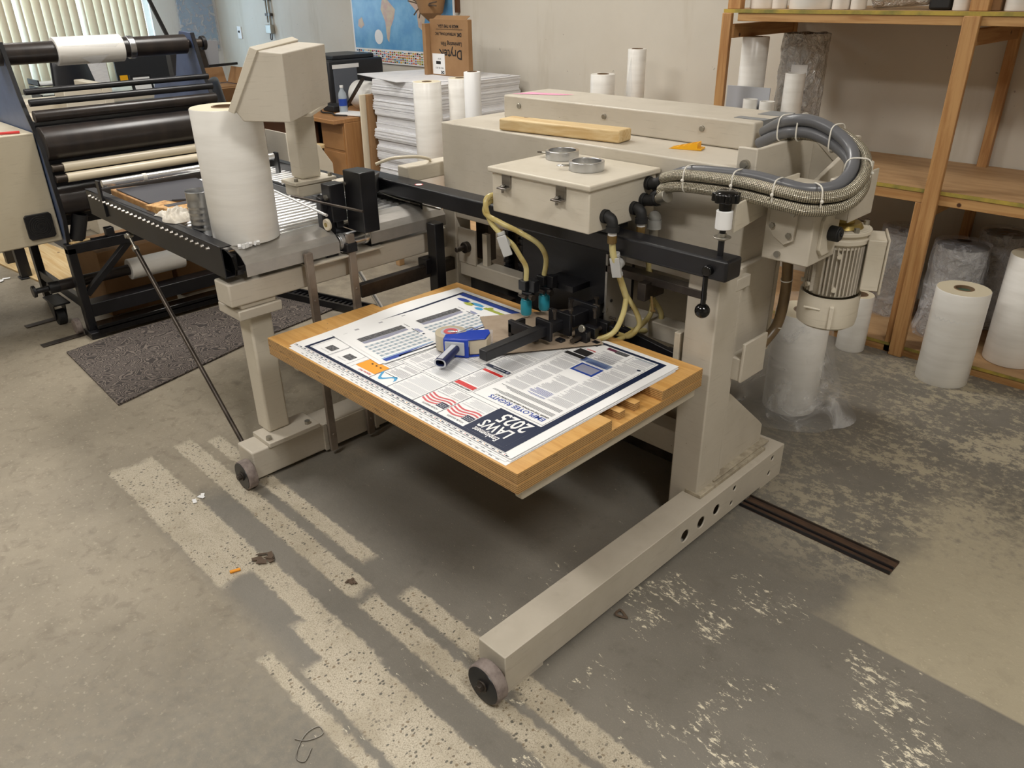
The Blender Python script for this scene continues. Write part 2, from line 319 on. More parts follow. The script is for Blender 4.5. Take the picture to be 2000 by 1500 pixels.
# ------------------------------------------------------------------ mesh helpers
ORG = {}
class MB:
    def __init__(s): s.v = []; s.f = []; s.m = []; s.sm = []; s.uv = {}
    def add(s, vs, fs, m=0, smooth=False):
        k = len(s.v); s.v += [Vector(p) for p in vs]
        for f in fs: s.f.append([i+k for i in f]); s.m.append(m); s.sm.append(smooth)
        return s
    def box(s, x0, x1, y0, y1, z0, z1, m=0):
        return s.add([(x, y, z) for z in (z0, z1) for y in (y0, y1) for x in (x0, x1)],
                     [(0, 2, 3, 1), (4, 5, 7, 6), (0, 1, 5, 4), (2, 6, 7, 3), (0, 4, 6, 2), (1, 3, 7, 5)], m)
    def obox(s, c, size, R=None, m=0):
        R = R or Matrix.Identity(3); c = Vector(c); h = [a/2 for a in size]
        return s.add([c + R @ Vector((x*h[0], y*h[1], z*h[2])) for z in (-1, 1) for y in (-1, 1) for x in (-1, 1)],
                     [(0, 2, 3, 1), (4, 5, 7, 6), (0, 1, 5, 4), (2, 6, 7, 3), (0, 4, 6, 2), (1, 3, 7, 5)], m)
    def beam(s, p0, p1, w, h, m=0, upv=(0, 0, 1)):
        p0, p1 = Vector(p0), Vector(p1); d = (p1-p0); L = d.length; d.normalize()
        sd = d.cross(Vector(upv)); sd.normalize(); u = sd.cross(d)
        R = Matrix((sd, d, u)).transposed()
        return s.obox((p0+p1)/2, (w, L, h), R, m)
    def prism(s, pts, ax, a0, a1, m=0, smooth=False):
        def P(p, a): return {'x': (a, p[0], p[1]), 'y': (p[0], a, p[1]), 'z': (p[0], p[1], a)}[ax]
        n = len(pts); s.add([P(p, a0) for p in pts] + [P(p, a1) for p in pts], [(i, (i+1) % n, n+(i+1) % n, n+i) for i in range(n)], m, smooth)
        s.add([P(p, a0) for p in pts], [tuple(range(n))], m); s.add([P(p, a1) for p in pts], [tuple(range(n))], m)
        return s
    def ring(s, c, d, r, seg, ref=None):
        d = Vector(d).normalized(); a = Vector(ref) if ref else (Vector((0, 0, 1)) if abs(d.z) < .9 else Vector((1, 0, 0)))
        e1 = d.cross(a).normalized(); e2 = d.cross(e1)
        return [Vector(c) + r*(math.cos(2*PI*i/seg)*e1 + math.sin(2*PI*i/seg)*e2) for i in range(seg)]
    def cyl(s, p0, p1, r0, r1=None, seg=24, m=0, caps=True, mc=None):
        r1 = r0 if r1 is None else r1; p0, p1 = Vector(p0), Vector(p1); d = p1-p0
        A = s.ring(p0, d, r0, seg); B = s.ring(p1, d, r1, seg)
        s.add(A+B, [(i, (i+1) % seg, seg+(i+1) % seg, seg+i) for i in range(seg)], m, True)
        if caps:
            mc = m if mc is None else mc
            s.add(A, [tuple(range(seg))], mc); s.add(B, [tuple(range(seg))], mc)
        return s
    def rings(s, prof, p0, d, seg=32, m=0, closed=False):
        # lathe: prof = [(radius, distance along d)]
        d = Vector(d).normalized(); p0 = Vector(p0); n = len(prof)
        vs = []
        for r, t in prof: vs += s.ring(p0 + d*t, d, max(r, 1e-5), seg)
        fs = [(j*seg+i, j*seg+(i+1) % seg, ((j+1) % n)*seg+(i+1) % seg, ((j+1) % n)*seg+i) for j in range(n if closed else n-1) for i in range(seg)]
        return s.add(vs, fs, m, True)
    def sphere(s, c, r, m=0, seg=20, sc=(1, 1, 1)):
        n = seg//2; vs = []; c = Vector(c)
        for j in range(n+1):
            t = PI*j/n
            for i in range(seg): vs.append(c + Vector((r*sc[0]*math.sin(t)*math.cos(2*PI*i/seg), r*sc[1]*math.sin(t)*math.sin(2*PI*i/seg), r*sc[2]*math.cos(t))))
        return s.add(vs, [(j*seg+i, j*seg+(i+1) % seg, (j+1)*seg+(i+1) % seg, (j+1)*seg+i) for j in range(n) for i in range(seg)], m, True)
    def tube(s, pts, r, seg=12, m=0, sub=8, closed=False, caps=True, ell=None):
        P = spline(pts, sub, closed) if sub > 1 else [Vector(p) for p in pts]
        n = len(P); k0 = len(s.v); u = None; L = 0; vs = []; us = []
        for i in range(n):
            t = (P[(i+1) % n]-P[i-1]) if closed else (P[min(i+1, n-1)]-P[max(i-1, 0)])
            t.normalize()
            if u is None:
                a = Vector((0, 0, 1)) if abs(t.z) < .9 else Vector((1, 0, 0)); u = t.cross(a).normalized()
            u = (u - t*u.dot(t)).normalized(); w_ = t.cross(u)
            if i: L += (P[i]-P[i-1]).length
            us.append(L)
            for j in range(seg): vs.append(P[i] + r*(math.cos(2*PI*j/seg)*u + math.sin(2*PI*j/seg)*w_))
        f0 = len(s.f); N = n if closed else n-1
        fs = []
        for i in range(N):
            for j in range(seg):
                fs.append((i*seg+j, i*seg+(j+1) % seg, ((i+1) % n)*seg+(j+1) % seg, ((i+1) % n)*seg+j))
                a, b = us[i], us[i+1] if i+1 < n else us[i]+.01
                s.uv[f0+len(fs)-1] = [(a, j/seg), (a, (j+1)/seg), (b, (j+1)/seg), (b, j/seg)]
        s.add(vs, fs, m, True)
        if caps and not closed: s.add(vs[:seg], [tuple(range(seg))], m); s.add(vs[-seg:], [tuple(range(seg))], m)
        return s
    def poly(s, pts, m=0): return s.add(pts, [tuple(range(len(pts)))], m)
    def text(s, body, fn, size, m=0, bold=0, align='LEFT', sx=1):
        cu = bpy.data.curves.new('t', 'FONT'); cu.body = body; cu.size = size; cu.offset = bold; cu.align_x = align; cu.resolution_u = 2
        ob = bpy.data.objects.new('t', cu); COL.objects.link(ob)
        bpy.context.view_layer.update()
        me = bpy.data.meshes.new_from_object(ob.evaluated_get(bpy.context.evaluated_depsgraph_get()))
        s.add([fn(v.co.x*sx, v.co.y) for v in me.vertices], [tuple(p.vertices) for p in me.polygons], m)
        bpy.data.objects.remove(ob); bpy.data.curves.remove(cu); bpy.data.meshes.remove(me)
        return s
    def build(s, name, mats, parent=None, bevel=0, seg=2, fix=True, angle=35):
        org = ORG.get(parent.name if parent else None, Vector((0, 0, 0)))
        me = bpy.data.meshes.new(name)
        me.from_pydata([p-org for p in s.v], [], s.f)
        for k in (mats if isinstance(mats, (list, tuple)) else [mats]): me.materials.append(M[k])
        if s.uv:
            ul = me.uv_layers.new(name='UVMap')
            for fi, uvs in s.uv.items():
                for li, c in zip(me.polygons[fi].loop_indices, uvs): ul.data[li].uv = c
        for p, mi, sm in zip(me.polygons, s.m, s.sm): p.material_index = mi; p.use_smooth = True
        if fix:
            bm = bmesh.new(); bm.from_mesh(me); bmesh.ops.remove_doubles(bm, verts=bm.verts, dist=1e-5)
            bmesh.ops.recalc_face_normals(bm, faces=bm.faces); bm.to_mesh(me); bm.free()
        me.set_sharp_from_angle(angle=math.radians(angle))
        o = bpy.data.objects.new(name, me); COL.objects.link(o)
        if parent:
            o.parent = parent; ORG[o.name] = org
        if bevel:
            b = o.modifiers.new('bevel', 'BEVEL'); b.width = bevel; b.segments = seg; b.limit_method = 'ANGLE'; b.angle_limit = math.radians(40)
        return o
def loose(mb, name, mats, parent, **k):
    # every separate piece of the builder becomes a part of its own
    key = {}; idx = []
    for v in mb.v: idx.append(key.setdefault((round(v.x, 5), round(v.y, 5), round(v.z, 5)), len(key)))
    par = list(range(len(key)))
    def fd(a):
        while par[a] != a: par[a] = par[par[a]]; a = par[a]
        return a
    for f in mb.f:
        for i in f[1:]: par[fd(idx[i])] = fd(idx[f[0]])
    g = {}
    for fi, f in enumerate(mb.f): g.setdefault(fd(idx[f[0]]), []).append(fi)
    out = []
    for fs in g.values():
        n_ = MB()
        for fi in fs: n_.add([mb.v[i] for i in mb.f[fi]], [tuple(range(len(mb.f[fi])))], mb.m[fi], mb.sm[fi])
        out.append(n_.build(name, mats, parent, **k))
    return out
def spline(pts, sub, closed=False):
    P = [Vector(p) for p in pts]; n = len(P); out = []
    for i in range(n if closed else n-1):
        a, b, c, d = (P[(i-1) % n] if closed or i else P[0]), P[i], P[(i+1) % n], (P[(i+2) % n] if closed or i+2 < n else P[-1])
        for k in range(sub):
            t = k/sub
            out.append(.5*((2*b) + (c-a)*t + (2*a-5*b+4*c-d)*t*t + (3*b-a-3*c+d)*t**3))
    if not closed: out.append(P[-1])
    return out
def tag(o, label, cat, group=None, kind=None):
    if label: o['label'] = label
    if cat: o['category'] = cat
    if group: o['group'] = group
    if kind: o['kind'] = kind
    return o
def thing(name, label, cat, base=(0, 0, 0), group=None):
    o = bpy.data.objects.new(name, None); COL.objects.link(o); o.location = base; o.empty_display_size = .05
    ORG[o.name] = Vector(base); return tag(o, label, cat, group)
def struct(mb, name, mats, **k):
    return tag(mb.build(name, mats, **k), None, None, kind='structure')
def solo(mb, name, mats, label, cat, base=None, group=None, **k):
    # a thing that is one mesh, with its origin at its base
    if base is None:
        base = Vector((sum(v.x for v in mb.v)/len(mb.v), sum(v.y for v in mb.v)/len(mb.v), min(v.z for v in mb.v)))
    base = Vector(base)
    for v in mb.v: v -= base
    o = mb.build(name, mats, **k); o.location = base; return tag(o, label, cat, group)
def cut(o, mb):
    c = mb.build('cutter', 'black'); c.location = -ORG.get(o.name, Vector((0, 0, 0)))*0
    org = ORG.get(o.name, Vector((0, 0, 0)))
    for v in c.data.vertices: v.co -= org
    c.parent = o.parent
    b = o.modifiers.new('cut', 'BOOLEAN'); b.object = c; b.solver = 'EXACT'
    bpy.context.view_layer.update()
    me = bpy.data.meshes.new_from_object(o.evaluated_get(bpy.context.evaluated_depsgraph_get()))
    o.modifiers.clear(); o.data = me; bpy.data.objects.remove(c)
    me.set_sharp_from_angle(angle=math.radians(35))
def RZ(a): return Matrix.Rotation(a, 3, 'Z')
# ================================================================== the room
W = 4.38
struct(MB().box(-9.0, 3.2, -4.2, W, -.02, 0), 'floor', 'floor')
struct(MB().box(-9.15, 3.35, -4.35, W+.15, 3.55, 3.65), 'ceiling', 'ceil')
struct(MB().box(-9.15, 3.35, W, W+.15, -.02, 3.55), 'wall_back', 'wall')
struct(MB().box(-9.15, 3.35, -4.35, -4.2, -.02, 3.55), 'wall_front', 'wall')
struct(MB().box(3.2, 3.35, -4.2, W, -.02, 3.55), 'wall_right', 'wall')
wy0, wy1, wz0, wz1 = 1.85, 3.66, .62, 2.45
struct(MB().box(-9.15, -9, -4.2, wy0, -.02, 3.55).box(-9.15, -9, wy1, W, -.02, 3.55).box(-9.15, -9, wy0, wy1, -.02, wz0).box(-9.15, -9, wy0, wy1, wz1, 3.55), 'wall_left', 'wallblue')
win = thing('window_1', None, None, (-9.07, (wy0+wy1)/2, wz0)); win['kind'] = 'structure'
f = MB()
for a in ((wy0, wy0+.05), (wy1-.05, wy1), ((wy0+wy1)/2-.02, (wy0+wy1)/2+.02)): f.box(-9.1, -9.04, a[0], a[1], wz0, wz1)
for a in ((wz0, wz0+.05), (wz1-.05, wz1)): f.box(-9.1, -9.04, wy0+.05, wy1-.05, *a)
f.build('window_frame', 'white', win)
MB().box(-9.075, -9.07, wy0+.05, wy1-.05, wz0+.05, wz1-.05).build('pane', 'clearfilm', win)
bl = thing('vertical_blinds', 'cream vertical blinds hanging in front of the window on the far left wall', 'blinds', (-8.92, 2.7, .66))
MB().box(-8.95, -8.90, 1.9, 3.62, 2.44, 2.49).build('head_rail', 'white', bl)
y = 1.93; k = 0
while y < 3.56:
    a = math.radians(24 + 10*random.random() + (28 if k in (6, 13) else 0)); d = .046
    dx, dy = d*math.sin(a), d*math.cos(a); n_ = Vector((math.cos(a), -math.sin(a), 0))
    m_ = MB(); vs = []
    for i in range(5):
        t = -1+i/2; bow = .005*(1-t*t)
        for z in (.66, 2.44): vs.append(Vector((-8.925+dx*t, y+dy*t, z)) + n_*bow)
    m_.add(vs, [(2*i, 2*i+2, 2*i+3, 2*i+1) for i in range(4)], 0, True)
    o = m_.build('slat', 'foam', bl, fix=False); s_ = o.modifiers.new('thickness', 'SOLIDIFY'); s_.thickness = .0012
    y += .079; k += 1

# ================================================================== sheet feeder
M['barsteel'] = pm('bare_flat_steel', srgb(150, 138, 126), .42, .35, var=srgb(118, 106, 96), vscale=8)
M['primer'] = pm('bare_grey_primer', srgb(150, 140, 122), .7, var=srgb(190, 180, 160), vscale=25)
FD = thing('sheet_feeder', 'large cream steel sheet feeder machine with suction head, straddling the plywood table', 'machine', (-1.72, 1.6, 0))
P_, K_ = 'putty', 'black'
# right foot beam
fb = MB().box(-1.115, -1.018, .96, 2.36, .012, .128).build('foot_beam', 'putty', FD)
cut(fb, MB().box(-1.109, -1.024, .968, 2.352, .018, .122)); c = MB()
for y, z, r in ((1.745, .062, .021), (1.835, .065, .020), (1.925, .068, .018), (2.02, .045, .008), (2.03, .100, .009), (2.27, .045, .009), (2.28, .103, .009)):
    c.cyl((-1.075, y, z), (-1.0, y, z), r, seg=20)
cut(fb, c)
b_ = fb.modifiers.new('bevel', 'BEVEL'); b_.width = .006; b_.segments = 3; b_.limit_method = 'ANGLE'; b_.angle_limit = math.radians(60)
loose(MB().box(-1.113, -1.02, .962, 1.10, 0, .012).box(-1.113, -1.02, 2.22, 2.36, 0, .012), 'levelling_pad', 'putty', FD)
MB().box(-1.105, -1.045, 1.86, 2.27, .128, .142).box(-1.115, -1.055, 1.955, 2.31, .142, .15).build('weld_plate', 'primer', FD, bevel=.002)
# left foot beam
MB().box(-2.455, -2.345, .995, 2.45, .012, .125).build('foot_beam', 'putty', FD, bevel=.006, seg=3)
MB().box(-2.345, -2.338, 1.30, 1.52, .02, .118).box(-2.345, -2.336, 1.285, 1.30, .012, .125).box(-2.345, -2.336, 1.52, 1.535, .012, .125).build('stiffener_plate', 'putty', FD)
MB().box(-2.455, -2.33, 1.06, 1.27, .125, .143).build('weld_plate', 'putty', FD, bevel=.002)
m_ = MB()
for x, y in ((-2.36, 1.075), (-2.36, 1.235)): m_.cyl((x, y, .143), (x, y, .156), .011, seg=6)
loose(m_, 'bolt', 'zinc', FD)
def wheel(cx, y0, cz, r, w_):
    wp = MB().rings([(.0, 0), (r*.55, 0), (r*.93, 0), (r, w_*.08), (r*1.0, w_*.92), (r*.95, w_), (0, w_)], (cx, y0, cz), (0, 1, 0), 40).build('wheel', 'wheel', FD, angle=50)
    MB().rings([(0, -.002), (r*.92, -.002), (r*.93, .001)], (cx, y0, cz), (0, 1, 0), 40).build('wheel_face', 'black', wp)
    MB().cyl((cx, y0-.006, cz), (cx, y0-.001, cz), .017, seg=20).cyl((cx, y0-.018, cz), (cx, y0-.004, cz), .0115, seg=6).build('axle_bolt', 'darksteel', wp, bevel=.001)
wheel(-1.045, .908, .056, .056, .036)
wheel(-2.345, .945, .054, .054, .036)
# left leg, cross beam carrying the conveyor end
MB().box(-2.485, -2.40, 1.10, 1.185, .143, .63).build('leg', 'putty2', FD, bevel=.008, seg=3)
MB().box(-2.50, -2.35, 1.045, 1.205, .615, .65).box(-2.49, -2.36, 1.06, 1.19, .65, .668).build('leg_cap', 'putty', FD, bevel=.004)
MB().box(-2.45, -2.35, 1.025, 2.02, .668, .748).build('cross_beam', 'putty', FD, bevel=.006, seg=3)
MB().box(-2.40, -2.31, 1.30, 1.62, .748, .756).build('mount_plate', 'putty', FD, bevel=.002)
MB().box(-2.335, -2.305, 1.50, 2.02, .585, .635).build('support_angle', 'darksteel', FD, bevel=.002)
# rear left post, front frame rails
MB().box(-2.365, -2.29, 1.95, 2.03, .125, .83).build('post', 'putty', FD, bevel=.004)
MB().box(-2.33, -1.06, 1.955, 2.03, .80, .838).build('frame_rail', 'putty', FD, bevel=.003)
MB().box(-2.29, -1.18, 1.965, 2.03, .565, .625).build('frame_rail', 'putty', FD, bevel=.004)
MB().box(-2.29, -2.19, 1.96, 1.97, .62, .76).build('side_plate', 'putty', FD, bevel=.002)
MB().cyl((-2.235, 1.94, .69), (-2.235, 1.965, .69), .022, seg=20).cyl((-2.235, 1.90, .69), (-2.235, 1.945, .69), .010).build('adjuster_knob', 'darksteel', FD, bevel=.002)
MB().box(-2.17, -2.145, 1.98, 2.0, .60, .75).build('guide_strip', 'putty2', FD)
# lead screws, chains and dark works behind the table
for x in (-2.11, -2.03, -1.93):
    m_ = MB().cyl((x, 2.06, .02), (x, 2.06, .80), .013, seg=14)
    z = .3
    while z < .78: m_.cyl((x, 2.06, z), (x, 2.06, z+.012), .019, seg=14); z += .024
    m_.build('lift_chain', 'black', FD)
MB().box(-2.27, -1.97, 2.0, 2.03, .44, .56).build('drive_box', 'black', FD, bevel=.003)
loose(MB().box(-1.94, -1.90, 1.98, 2.05, .02, .80).box(-2.27, -2.20, 2.04, 2.08, .62, .80).box(-2.12, -1.98, 2.08, 2.10, .56, .80), 'inner_post', 'darksteel', FD)
MB().box(-1.90, -1.20, 2.16, 2.18, .14, .80).build('back_panel', 'putty', FD)
MB().cyl((-1.50, 1.93, .555), (-1.17, 1.93, .545), .017).cyl((-1.26, 1.93, .548), (-1.22, 1.93, .547), .026).cyl((-1.20, 1.93, .546), (-1.18, 1.93, .546), .032).build('feed_shaft', 'darksteel', FD, bevel=.002)
MB().beam((-1.50, 1.90, .60), (-1.19, 1.90, .56), .02, .035).box(-1.20, -1.18, 1.89, 1.95, .42, .6).build('shaft_bracket', 'black', FD, bevel=.002)
MB().box(-2.29, -1.17, 2.02, 2.10, .13, .22).build('lower_rail', 'putty', FD, bevel=.004)
MB().box(-2.29, -1.17, 2.12, 2.2, .02, .10).build('lower_rail', 'darksteel', FD, bevel=.004)
# right upright with gusset and guide strip
MB().box(-1.165, -1.062, 1.862, 1.985, .004, .866).build('upright', 'putty', FD, bevel=.005, seg=3)
MB().box(-1.108, -1.064, 1.985, 2.0, .14, .80).build('edge_strip', 'putty', FD, bevel=.002)
MB().box(-1.196, -1.176, 1.862, 1.90, .50, .665).build('guide_strip', 'putty2', FD, bevel=.002)
MB().prism([(1.99, .142), (2.285, .15), (2.285, .215), (2.265, .235), (2.03, .435), (1.99, .435)], 'x', -1.10, -1.078).build('gusset', 'putty', FD, bevel=.002)
MB().box(-1.13, -1.075, 2.0, 2.20, .30, .80).build('side_panel', 'putty', FD, bevel=.003) if False else None
MB().box(-1.105, -1.078, 1.99, 2.215, .545, .86).build('side_panel', 'putty', FD, bevel=.004)
MB().box(-1.10, -1.08, 2.222, 2.245, .52, .86).build('edge_strip', 'putty2', FD, bevel=.002)
MB().box(-1.11, -1.03, 1.99, 2.12, .505, .58).box(-1.035, -1.025, 1.985, 2.12, .505, .635).build('side_bracket', 'putty', FD, bevel=.003)
# covers
MB().box(-2.433, -1.10, 2.022, 2.75, .842, 1.134).build('lower_cover', 'putty', FD, bevel=.006, seg=3)
uc = MB().box(-2.317, -1.228, 2.251, 2.51, 1.135, 1.220).build('upper_cover', 'putty', FD, bevel=.006, seg=3)
m_ = MB()
for x in (-2.23, -1.81, -1.41): m_.cyl((x, 2.253, 1.185), (x, 2.244, 1.185), .009, seg=16)
loose(m_, 'screw', 'zinc', uc, bevel=.001)
loose(MB().box(-1.33, -1.226, 2.30, 2.34, 1.2203, 1.2215).box(-1.31, -1.2265, 2.41, 2.50, 1.2203, 1.2215).box(-1.2275, -1.2265, 2.30, 2.495, 1.165, 1.2212), 'duct_tape_strip', 'duct', uc)
# bracket plates at the right end
MB().prism([(1.97, 1.20), (2.02, 1.205), (2.62, 1.02), (2.62, .95), (1.97, .95)], 'x', -1.105, -1.09).build('end_plate', 'putty', FD, bevel=.002) if False else None
rb = MB().box(-1.135, -1.075, 2.003, 2.018, 1.02, 1.195).prism([(-1.098, 1.02), (-1.098, 1.19), (-1.06, 1.185), (-.90, 1.13), (-.90, 1.02)], 'y', 2.36, 2.375).box(-1.098, -1.085, 2.018, 2.36, 1.02, 1.19).build('hose_bracket', 'putty', FD, bevel=.003)
loose(MB().cyl((-1.105, 2.004, 1.150), (-1.105, 1.992, 1.150), .014, seg=20).cyl((-1.105, 1.995, 1.150), (-1.105, 1.988, 1.150), .009, seg=6), 'bolt', 'zinc', rb)
MB().prism([(2.02, 1.03), (2.36, 1.03), (2.36, 1.14)], 'x', -1.00, -.985).build('triangular_rib', 'putty', FD, bevel=.002)
# arm holding the white sleeve of the pressure knob
MB().prism([(1.86, 1.00), (1.86, 1.075), (1.94, 1.085), (2.10, 1.105), (2.20, 1.105), (2.20, 1.04)], 'x', -1.045, -1.038).build('knob_arm', 'putty2', FD, bevel=.001)
MB().box(-1.045, -.93, 2.05, 2.2, 1.085, 1.092).build('arm_plate', 'putty2', FD)
sx, sy = -1.06, 1.84
MB().cyl((sx, sy, 1.012), (sx, sy, 1.062), .022, seg=32).build('sleeve', 'white', FD, bevel=.002)
kn = MB(); vs = []
prof = []
for i in range(84):
    a = 2*PI*i/84; prof.append((sx + (.0345+.0035*math.tanh(2.5*math.cos(7*a)))*math.cos(a), sy + (.0345+.0035*math.tanh(2.5*math.cos(7*a)))*math.sin(a)))
kn.prism(prof, 'z', 1.085, 1.108, smooth=True).cyl((sx, sy, 1.108), (sx, sy, 1.114), .031, .022, 28).cyl((sx, sy, 1.06), (sx, sy, 1.087), .0165, .0175, 28)
kn.build('pressure_knob', 'blackgloss', FD, bevel=.003, seg=3)
MB().cyl((sx, sy, .93), (sx, sy, 1.014), .0085, seg=16).build('threaded_rod', 'black', FD)
MB().rings([(.010, 0), (.024, 0), (.024, .003), (.010, .003)], (sx, sy, .988), (0, 0, 1), 32, closed=True).cyl((sx, sy, .991), (sx, sy, 1.0), .012, seg=6).cyl((sx, sy, .981), (sx, sy, .988), .012, seg=16).build('washer', 'zinc', FD, bevel=.001)
# black cross bar
bar = MB().box(-2.78, -1.012, 1.80, 1.878, .878, .938).build('cross_bar', 'black', FD, bevel=.008, seg=3)
ob_ = MB(); ob_.rings([(.0, 0), (.016, 0)], (-2.345, 1.826, .9386), (0, 0, 1), 24)
ob_.build('oval_sticker', 'softred', bar)
MB().rings([(.0, 0), (.012, 0)], (-2.345, 1.826, .9389), (0, 0, 1), 24).build('sticker_centre', 'white', bar)
MB().cyl((-1.065, 1.803, .905), (-1.065, 1.784, .905), .0145, seg=28).build('pivot_pin', 'blackgloss', bar, bevel=.003)
MB().cyl((-1.073, 1.80, .885), (-1.073, 1.80, .80), .0075, seg=16).build('lever_rod', 'blackgloss', FD)
MB().sphere((-1.073, 1.80, .785), .0215, seg=32).build('lever_ball', 'blackgloss', FD)
MB().box(-2.345, -2.245, 1.498, 1.565, .838, 1.045).build('bar_post', 'black', FD, bevel=.004)
MB().beam((-2.33, 1.56, .975), (-2.66, 1.83, .905), .075, .07).build('bar_link', 'black', FD, bevel=.004)
MB().box(-2.40, -2.345, 1.44, 1.50, .87, 1.0).build('side_lug', 'black', FD, bevel=.003)
loose(MB().cyl((-2.37, 1.44, .955), (-2.37, 1.432, .955), .010, seg=6).cyl((-2.335, 1.498, 1.0), (-2.335, 1.492, 1.0), .006, seg=6), 'bolt', 'zinc', FD)
# suction box with its lid, latches, pipes
SB = MB().box(-1.803, -1.405, 1.695, 2.01, .958, 1.083).build('suction_box', 'putty2', FD, bevel=.004, seg=3)
MB().box(-1.813, -1.395, 1.683, 2.02, 1.083, 1.100).build('lid', 'putty2', SB, bevel=.005, seg=3)
for x in (-1.735, -1.51):
    MB().box(x-.018, x+.018, 1.688, 1.694, 1.042, 1.09).box(x-.022, x+.018, 1.668, 1.692, 1.040, 1.046).cyl((x-.006, 1.680, 1.028), (x-.006, 1.680, 1.054), .0045, seg=10).cyl((x-.006, 1.680, 1.046), (x-.006, 1.680, 1.051), .008, seg=6).build('latch', 'steel', SB, bevel=.0015)
loose(MB().box(-1.50, -1.42, 1.80, 1.90, .938, .958).box(-1.78, -1.70, 1.80, 1.90, .938, .958), 'box_bracket', 'black', FD)
def elbow(p, d, r):
    p = Vector(p); d = Vector(d)
    m_ = MB().cyl(p, p+Vector((.012, 0, 0)), r*1.22, seg=24)
    m_.tube([p, p+Vector((.016, 0, 0)), p+Vector((.030, 0, 0))+d*.008, p+Vector((.034, 0, 0))+d*.030], r, 20, sub=6)
    q = p+Vector((.034, 0, 0))+d*.030
    m_.cyl(q-d*.006, q+d*.010, r*1.2, seg=24); m_.build('pipe_elbow', 'rubber', FD, bevel=.002); return q+d*.01
e1 = elbow((-1.405, 1.762, 1.000), (0, 0, -1), .0165)
e2 = elbow((-1.405, 1.900, .998), (0, 0, -1), .0165)
e3 = elbow((-1.405, 1.965, 1.062), (.80, -.25, .35), .0165)
e4 = elbow((-1.405, 1.945, 1.015), (.80, -.25, .35), .0165)
MB().sphere((-1.365, 1.96, .965), .02, seg=20).cyl((-1.365, 1.96, .93), (-1.365, 1.96, .958), .022, seg=20).build('filter_dome', 'glasscup', FD)
MB().cyl((-1.365, 1.96, .88), (-1.365, 1.96, .931), .014, seg=18).build('filter_stem', 'zinc', FD)
# braided and grey hoses, one loop out to the right and back to the upper cover
loop = [(-1.325, 1.935, 1.092), (-1.26, 1.925, 1.112), (-1.15, 1.925, 1.119), (-1.055, 1.925, 1.120), (-.955, 1.93, 1.112), (-.88, 1.955, 1.104), (-.825, 2.02, 1.112),
        (-.815, 2.09, 1.145), (-.85, 2.16, 1.185), (-.92, 2.20, 1.218), (-1.01, 2.215, 1.240), (-1.09, 2.215, 1.238), (-1.15, 2.235, 1.220)]
def off(dz, dr, start, end, n0=0, n1=99):
    c_ = Vector((-1.02, 2.08, 0)); out = list(start)
    for p in loop[n0:n1]:
        p = Vector(p); r_ = (p-c_); r_.z = 0; r_.normalize(); out.append(p + r_*dr + Vector((0, 0, dz)))
    return out + list(end)
A3 = Vector(e3); A4 = Vector(e4); dd = Vector((.80, -.25, .35)).normalized()
MB().tube(off(.0, .0, [A3, A3+dd*.03], []), .0155, 16, sub=10).build('braided_hose', 'braid', FD, angle=60)
MB().tube(off(-.033, .004, [A4, A4+dd*.03], []), .0155, 16, sub=10).build('braided_hose', 'braid', FD, angle=60)
MB().tube(off(.012, -.033, [(-1.39, 1.985, 1.05)], [(-1.20, 2.26, 1.195)]), .0165, 16, sub=10).build('grey_hose', 'greyhose', FD, angle=60)
MB().tube(off(-.020, -.030, [(-1.39, 1.985, 1.02)], [(-1.20, 2.24, 1.165)]), .0165, 16, sub=10).build('grey_hose', 'greyhose', FD, angle=60)
for q in (A3, A4):
    MB().cyl(q, q+dd*.014, .016, seg=6).cyl(q+dd*.012, q+dd*.045, .0195, seg=24).build('hose_fitting', 'zinc', FD, bevel=.001)
def tie(i, f):
    a, b = Vector(loop[i]), Vector(loop[i+1]); p = a.lerp(b, f); t = (b-a).normalized()
    c_ = Vector((-1.02, 2.08, p.z)); o_ = (p-c_).normalized(); u_ = Vector((0, 0, 1)); ctr = p - o_*.014 + u_*(-.008)
    n_ = t.cross(u_).normalized()
    pts = [ctr + n_*(.033*math.copysign(abs(math.cos(x))**.6, math.cos(x))) + u_*(.037*math.copysign(abs(math.sin(x))**.6, math.sin(x))) for x in [2*PI*k/14 for k in range(14)]]
    MB().tube(pts, .0021, 6, sub=3, closed=True).sphere(ctr+n_*.036, .005, seg=8).build('cable_tie', 'zip', FD)
for i, f in ((1, .1), (2, .6), (3, .9), (5, .2), (7, .3), (9, .2), (10, .6), (11, .4)): tie(i, f)
# gearbox and motor at the right
GB = MB().box(-1.02, -.882, 1.995, 2.155, .905, 1.075).build('gearbox', 'putty', FD, bevel=.004, seg=3)
MB().prism([(-1.005, 1.0), (-.99, .975), (-.955, .955), (-.93, .97), (-.925, 1.05), (-1.005, 1.06)], 'y', 1.985, 1.996).build('cover_plate', 'putty', GB, bevel=.002)
m_ = MB()
for x, z in ((-.993, 1.005), (-.942, .985), (-.938, 1.045)): m_.cyl((x, 1.977, z), (x, 1.987, z), .008, seg=6)
m_.cyl((-.972, 1.988, .925), (-.972, 1.998, .925), .009, seg=18); loose(m_, 'bolt', 'zinc', GB)
MB().prism([(2.035, .945), (2.055, .925), (2.11, .925), (2.135, .95), (2.135, 1.03), (2.115, 1.045), (2.055, 1.045), (2.035, 1.025)], 'x', -.883, -.873).build('bearing_plate', 'putty2', GB, bevel=.002)
MB().cyl((-.874, 2.085, .985), (-.846, 2.085, .985), .021, seg=30).cyl((-.848, 2.085, .985), (-.842, 2.085, .985), .017, seg=30).cyl((-.842, 2.085, .985), (-.838, 2.085, .985), .006, seg=6).build('shaft_cap', 'rubber', GB, bevel=.002)
MX, MY = -.905, 2.235
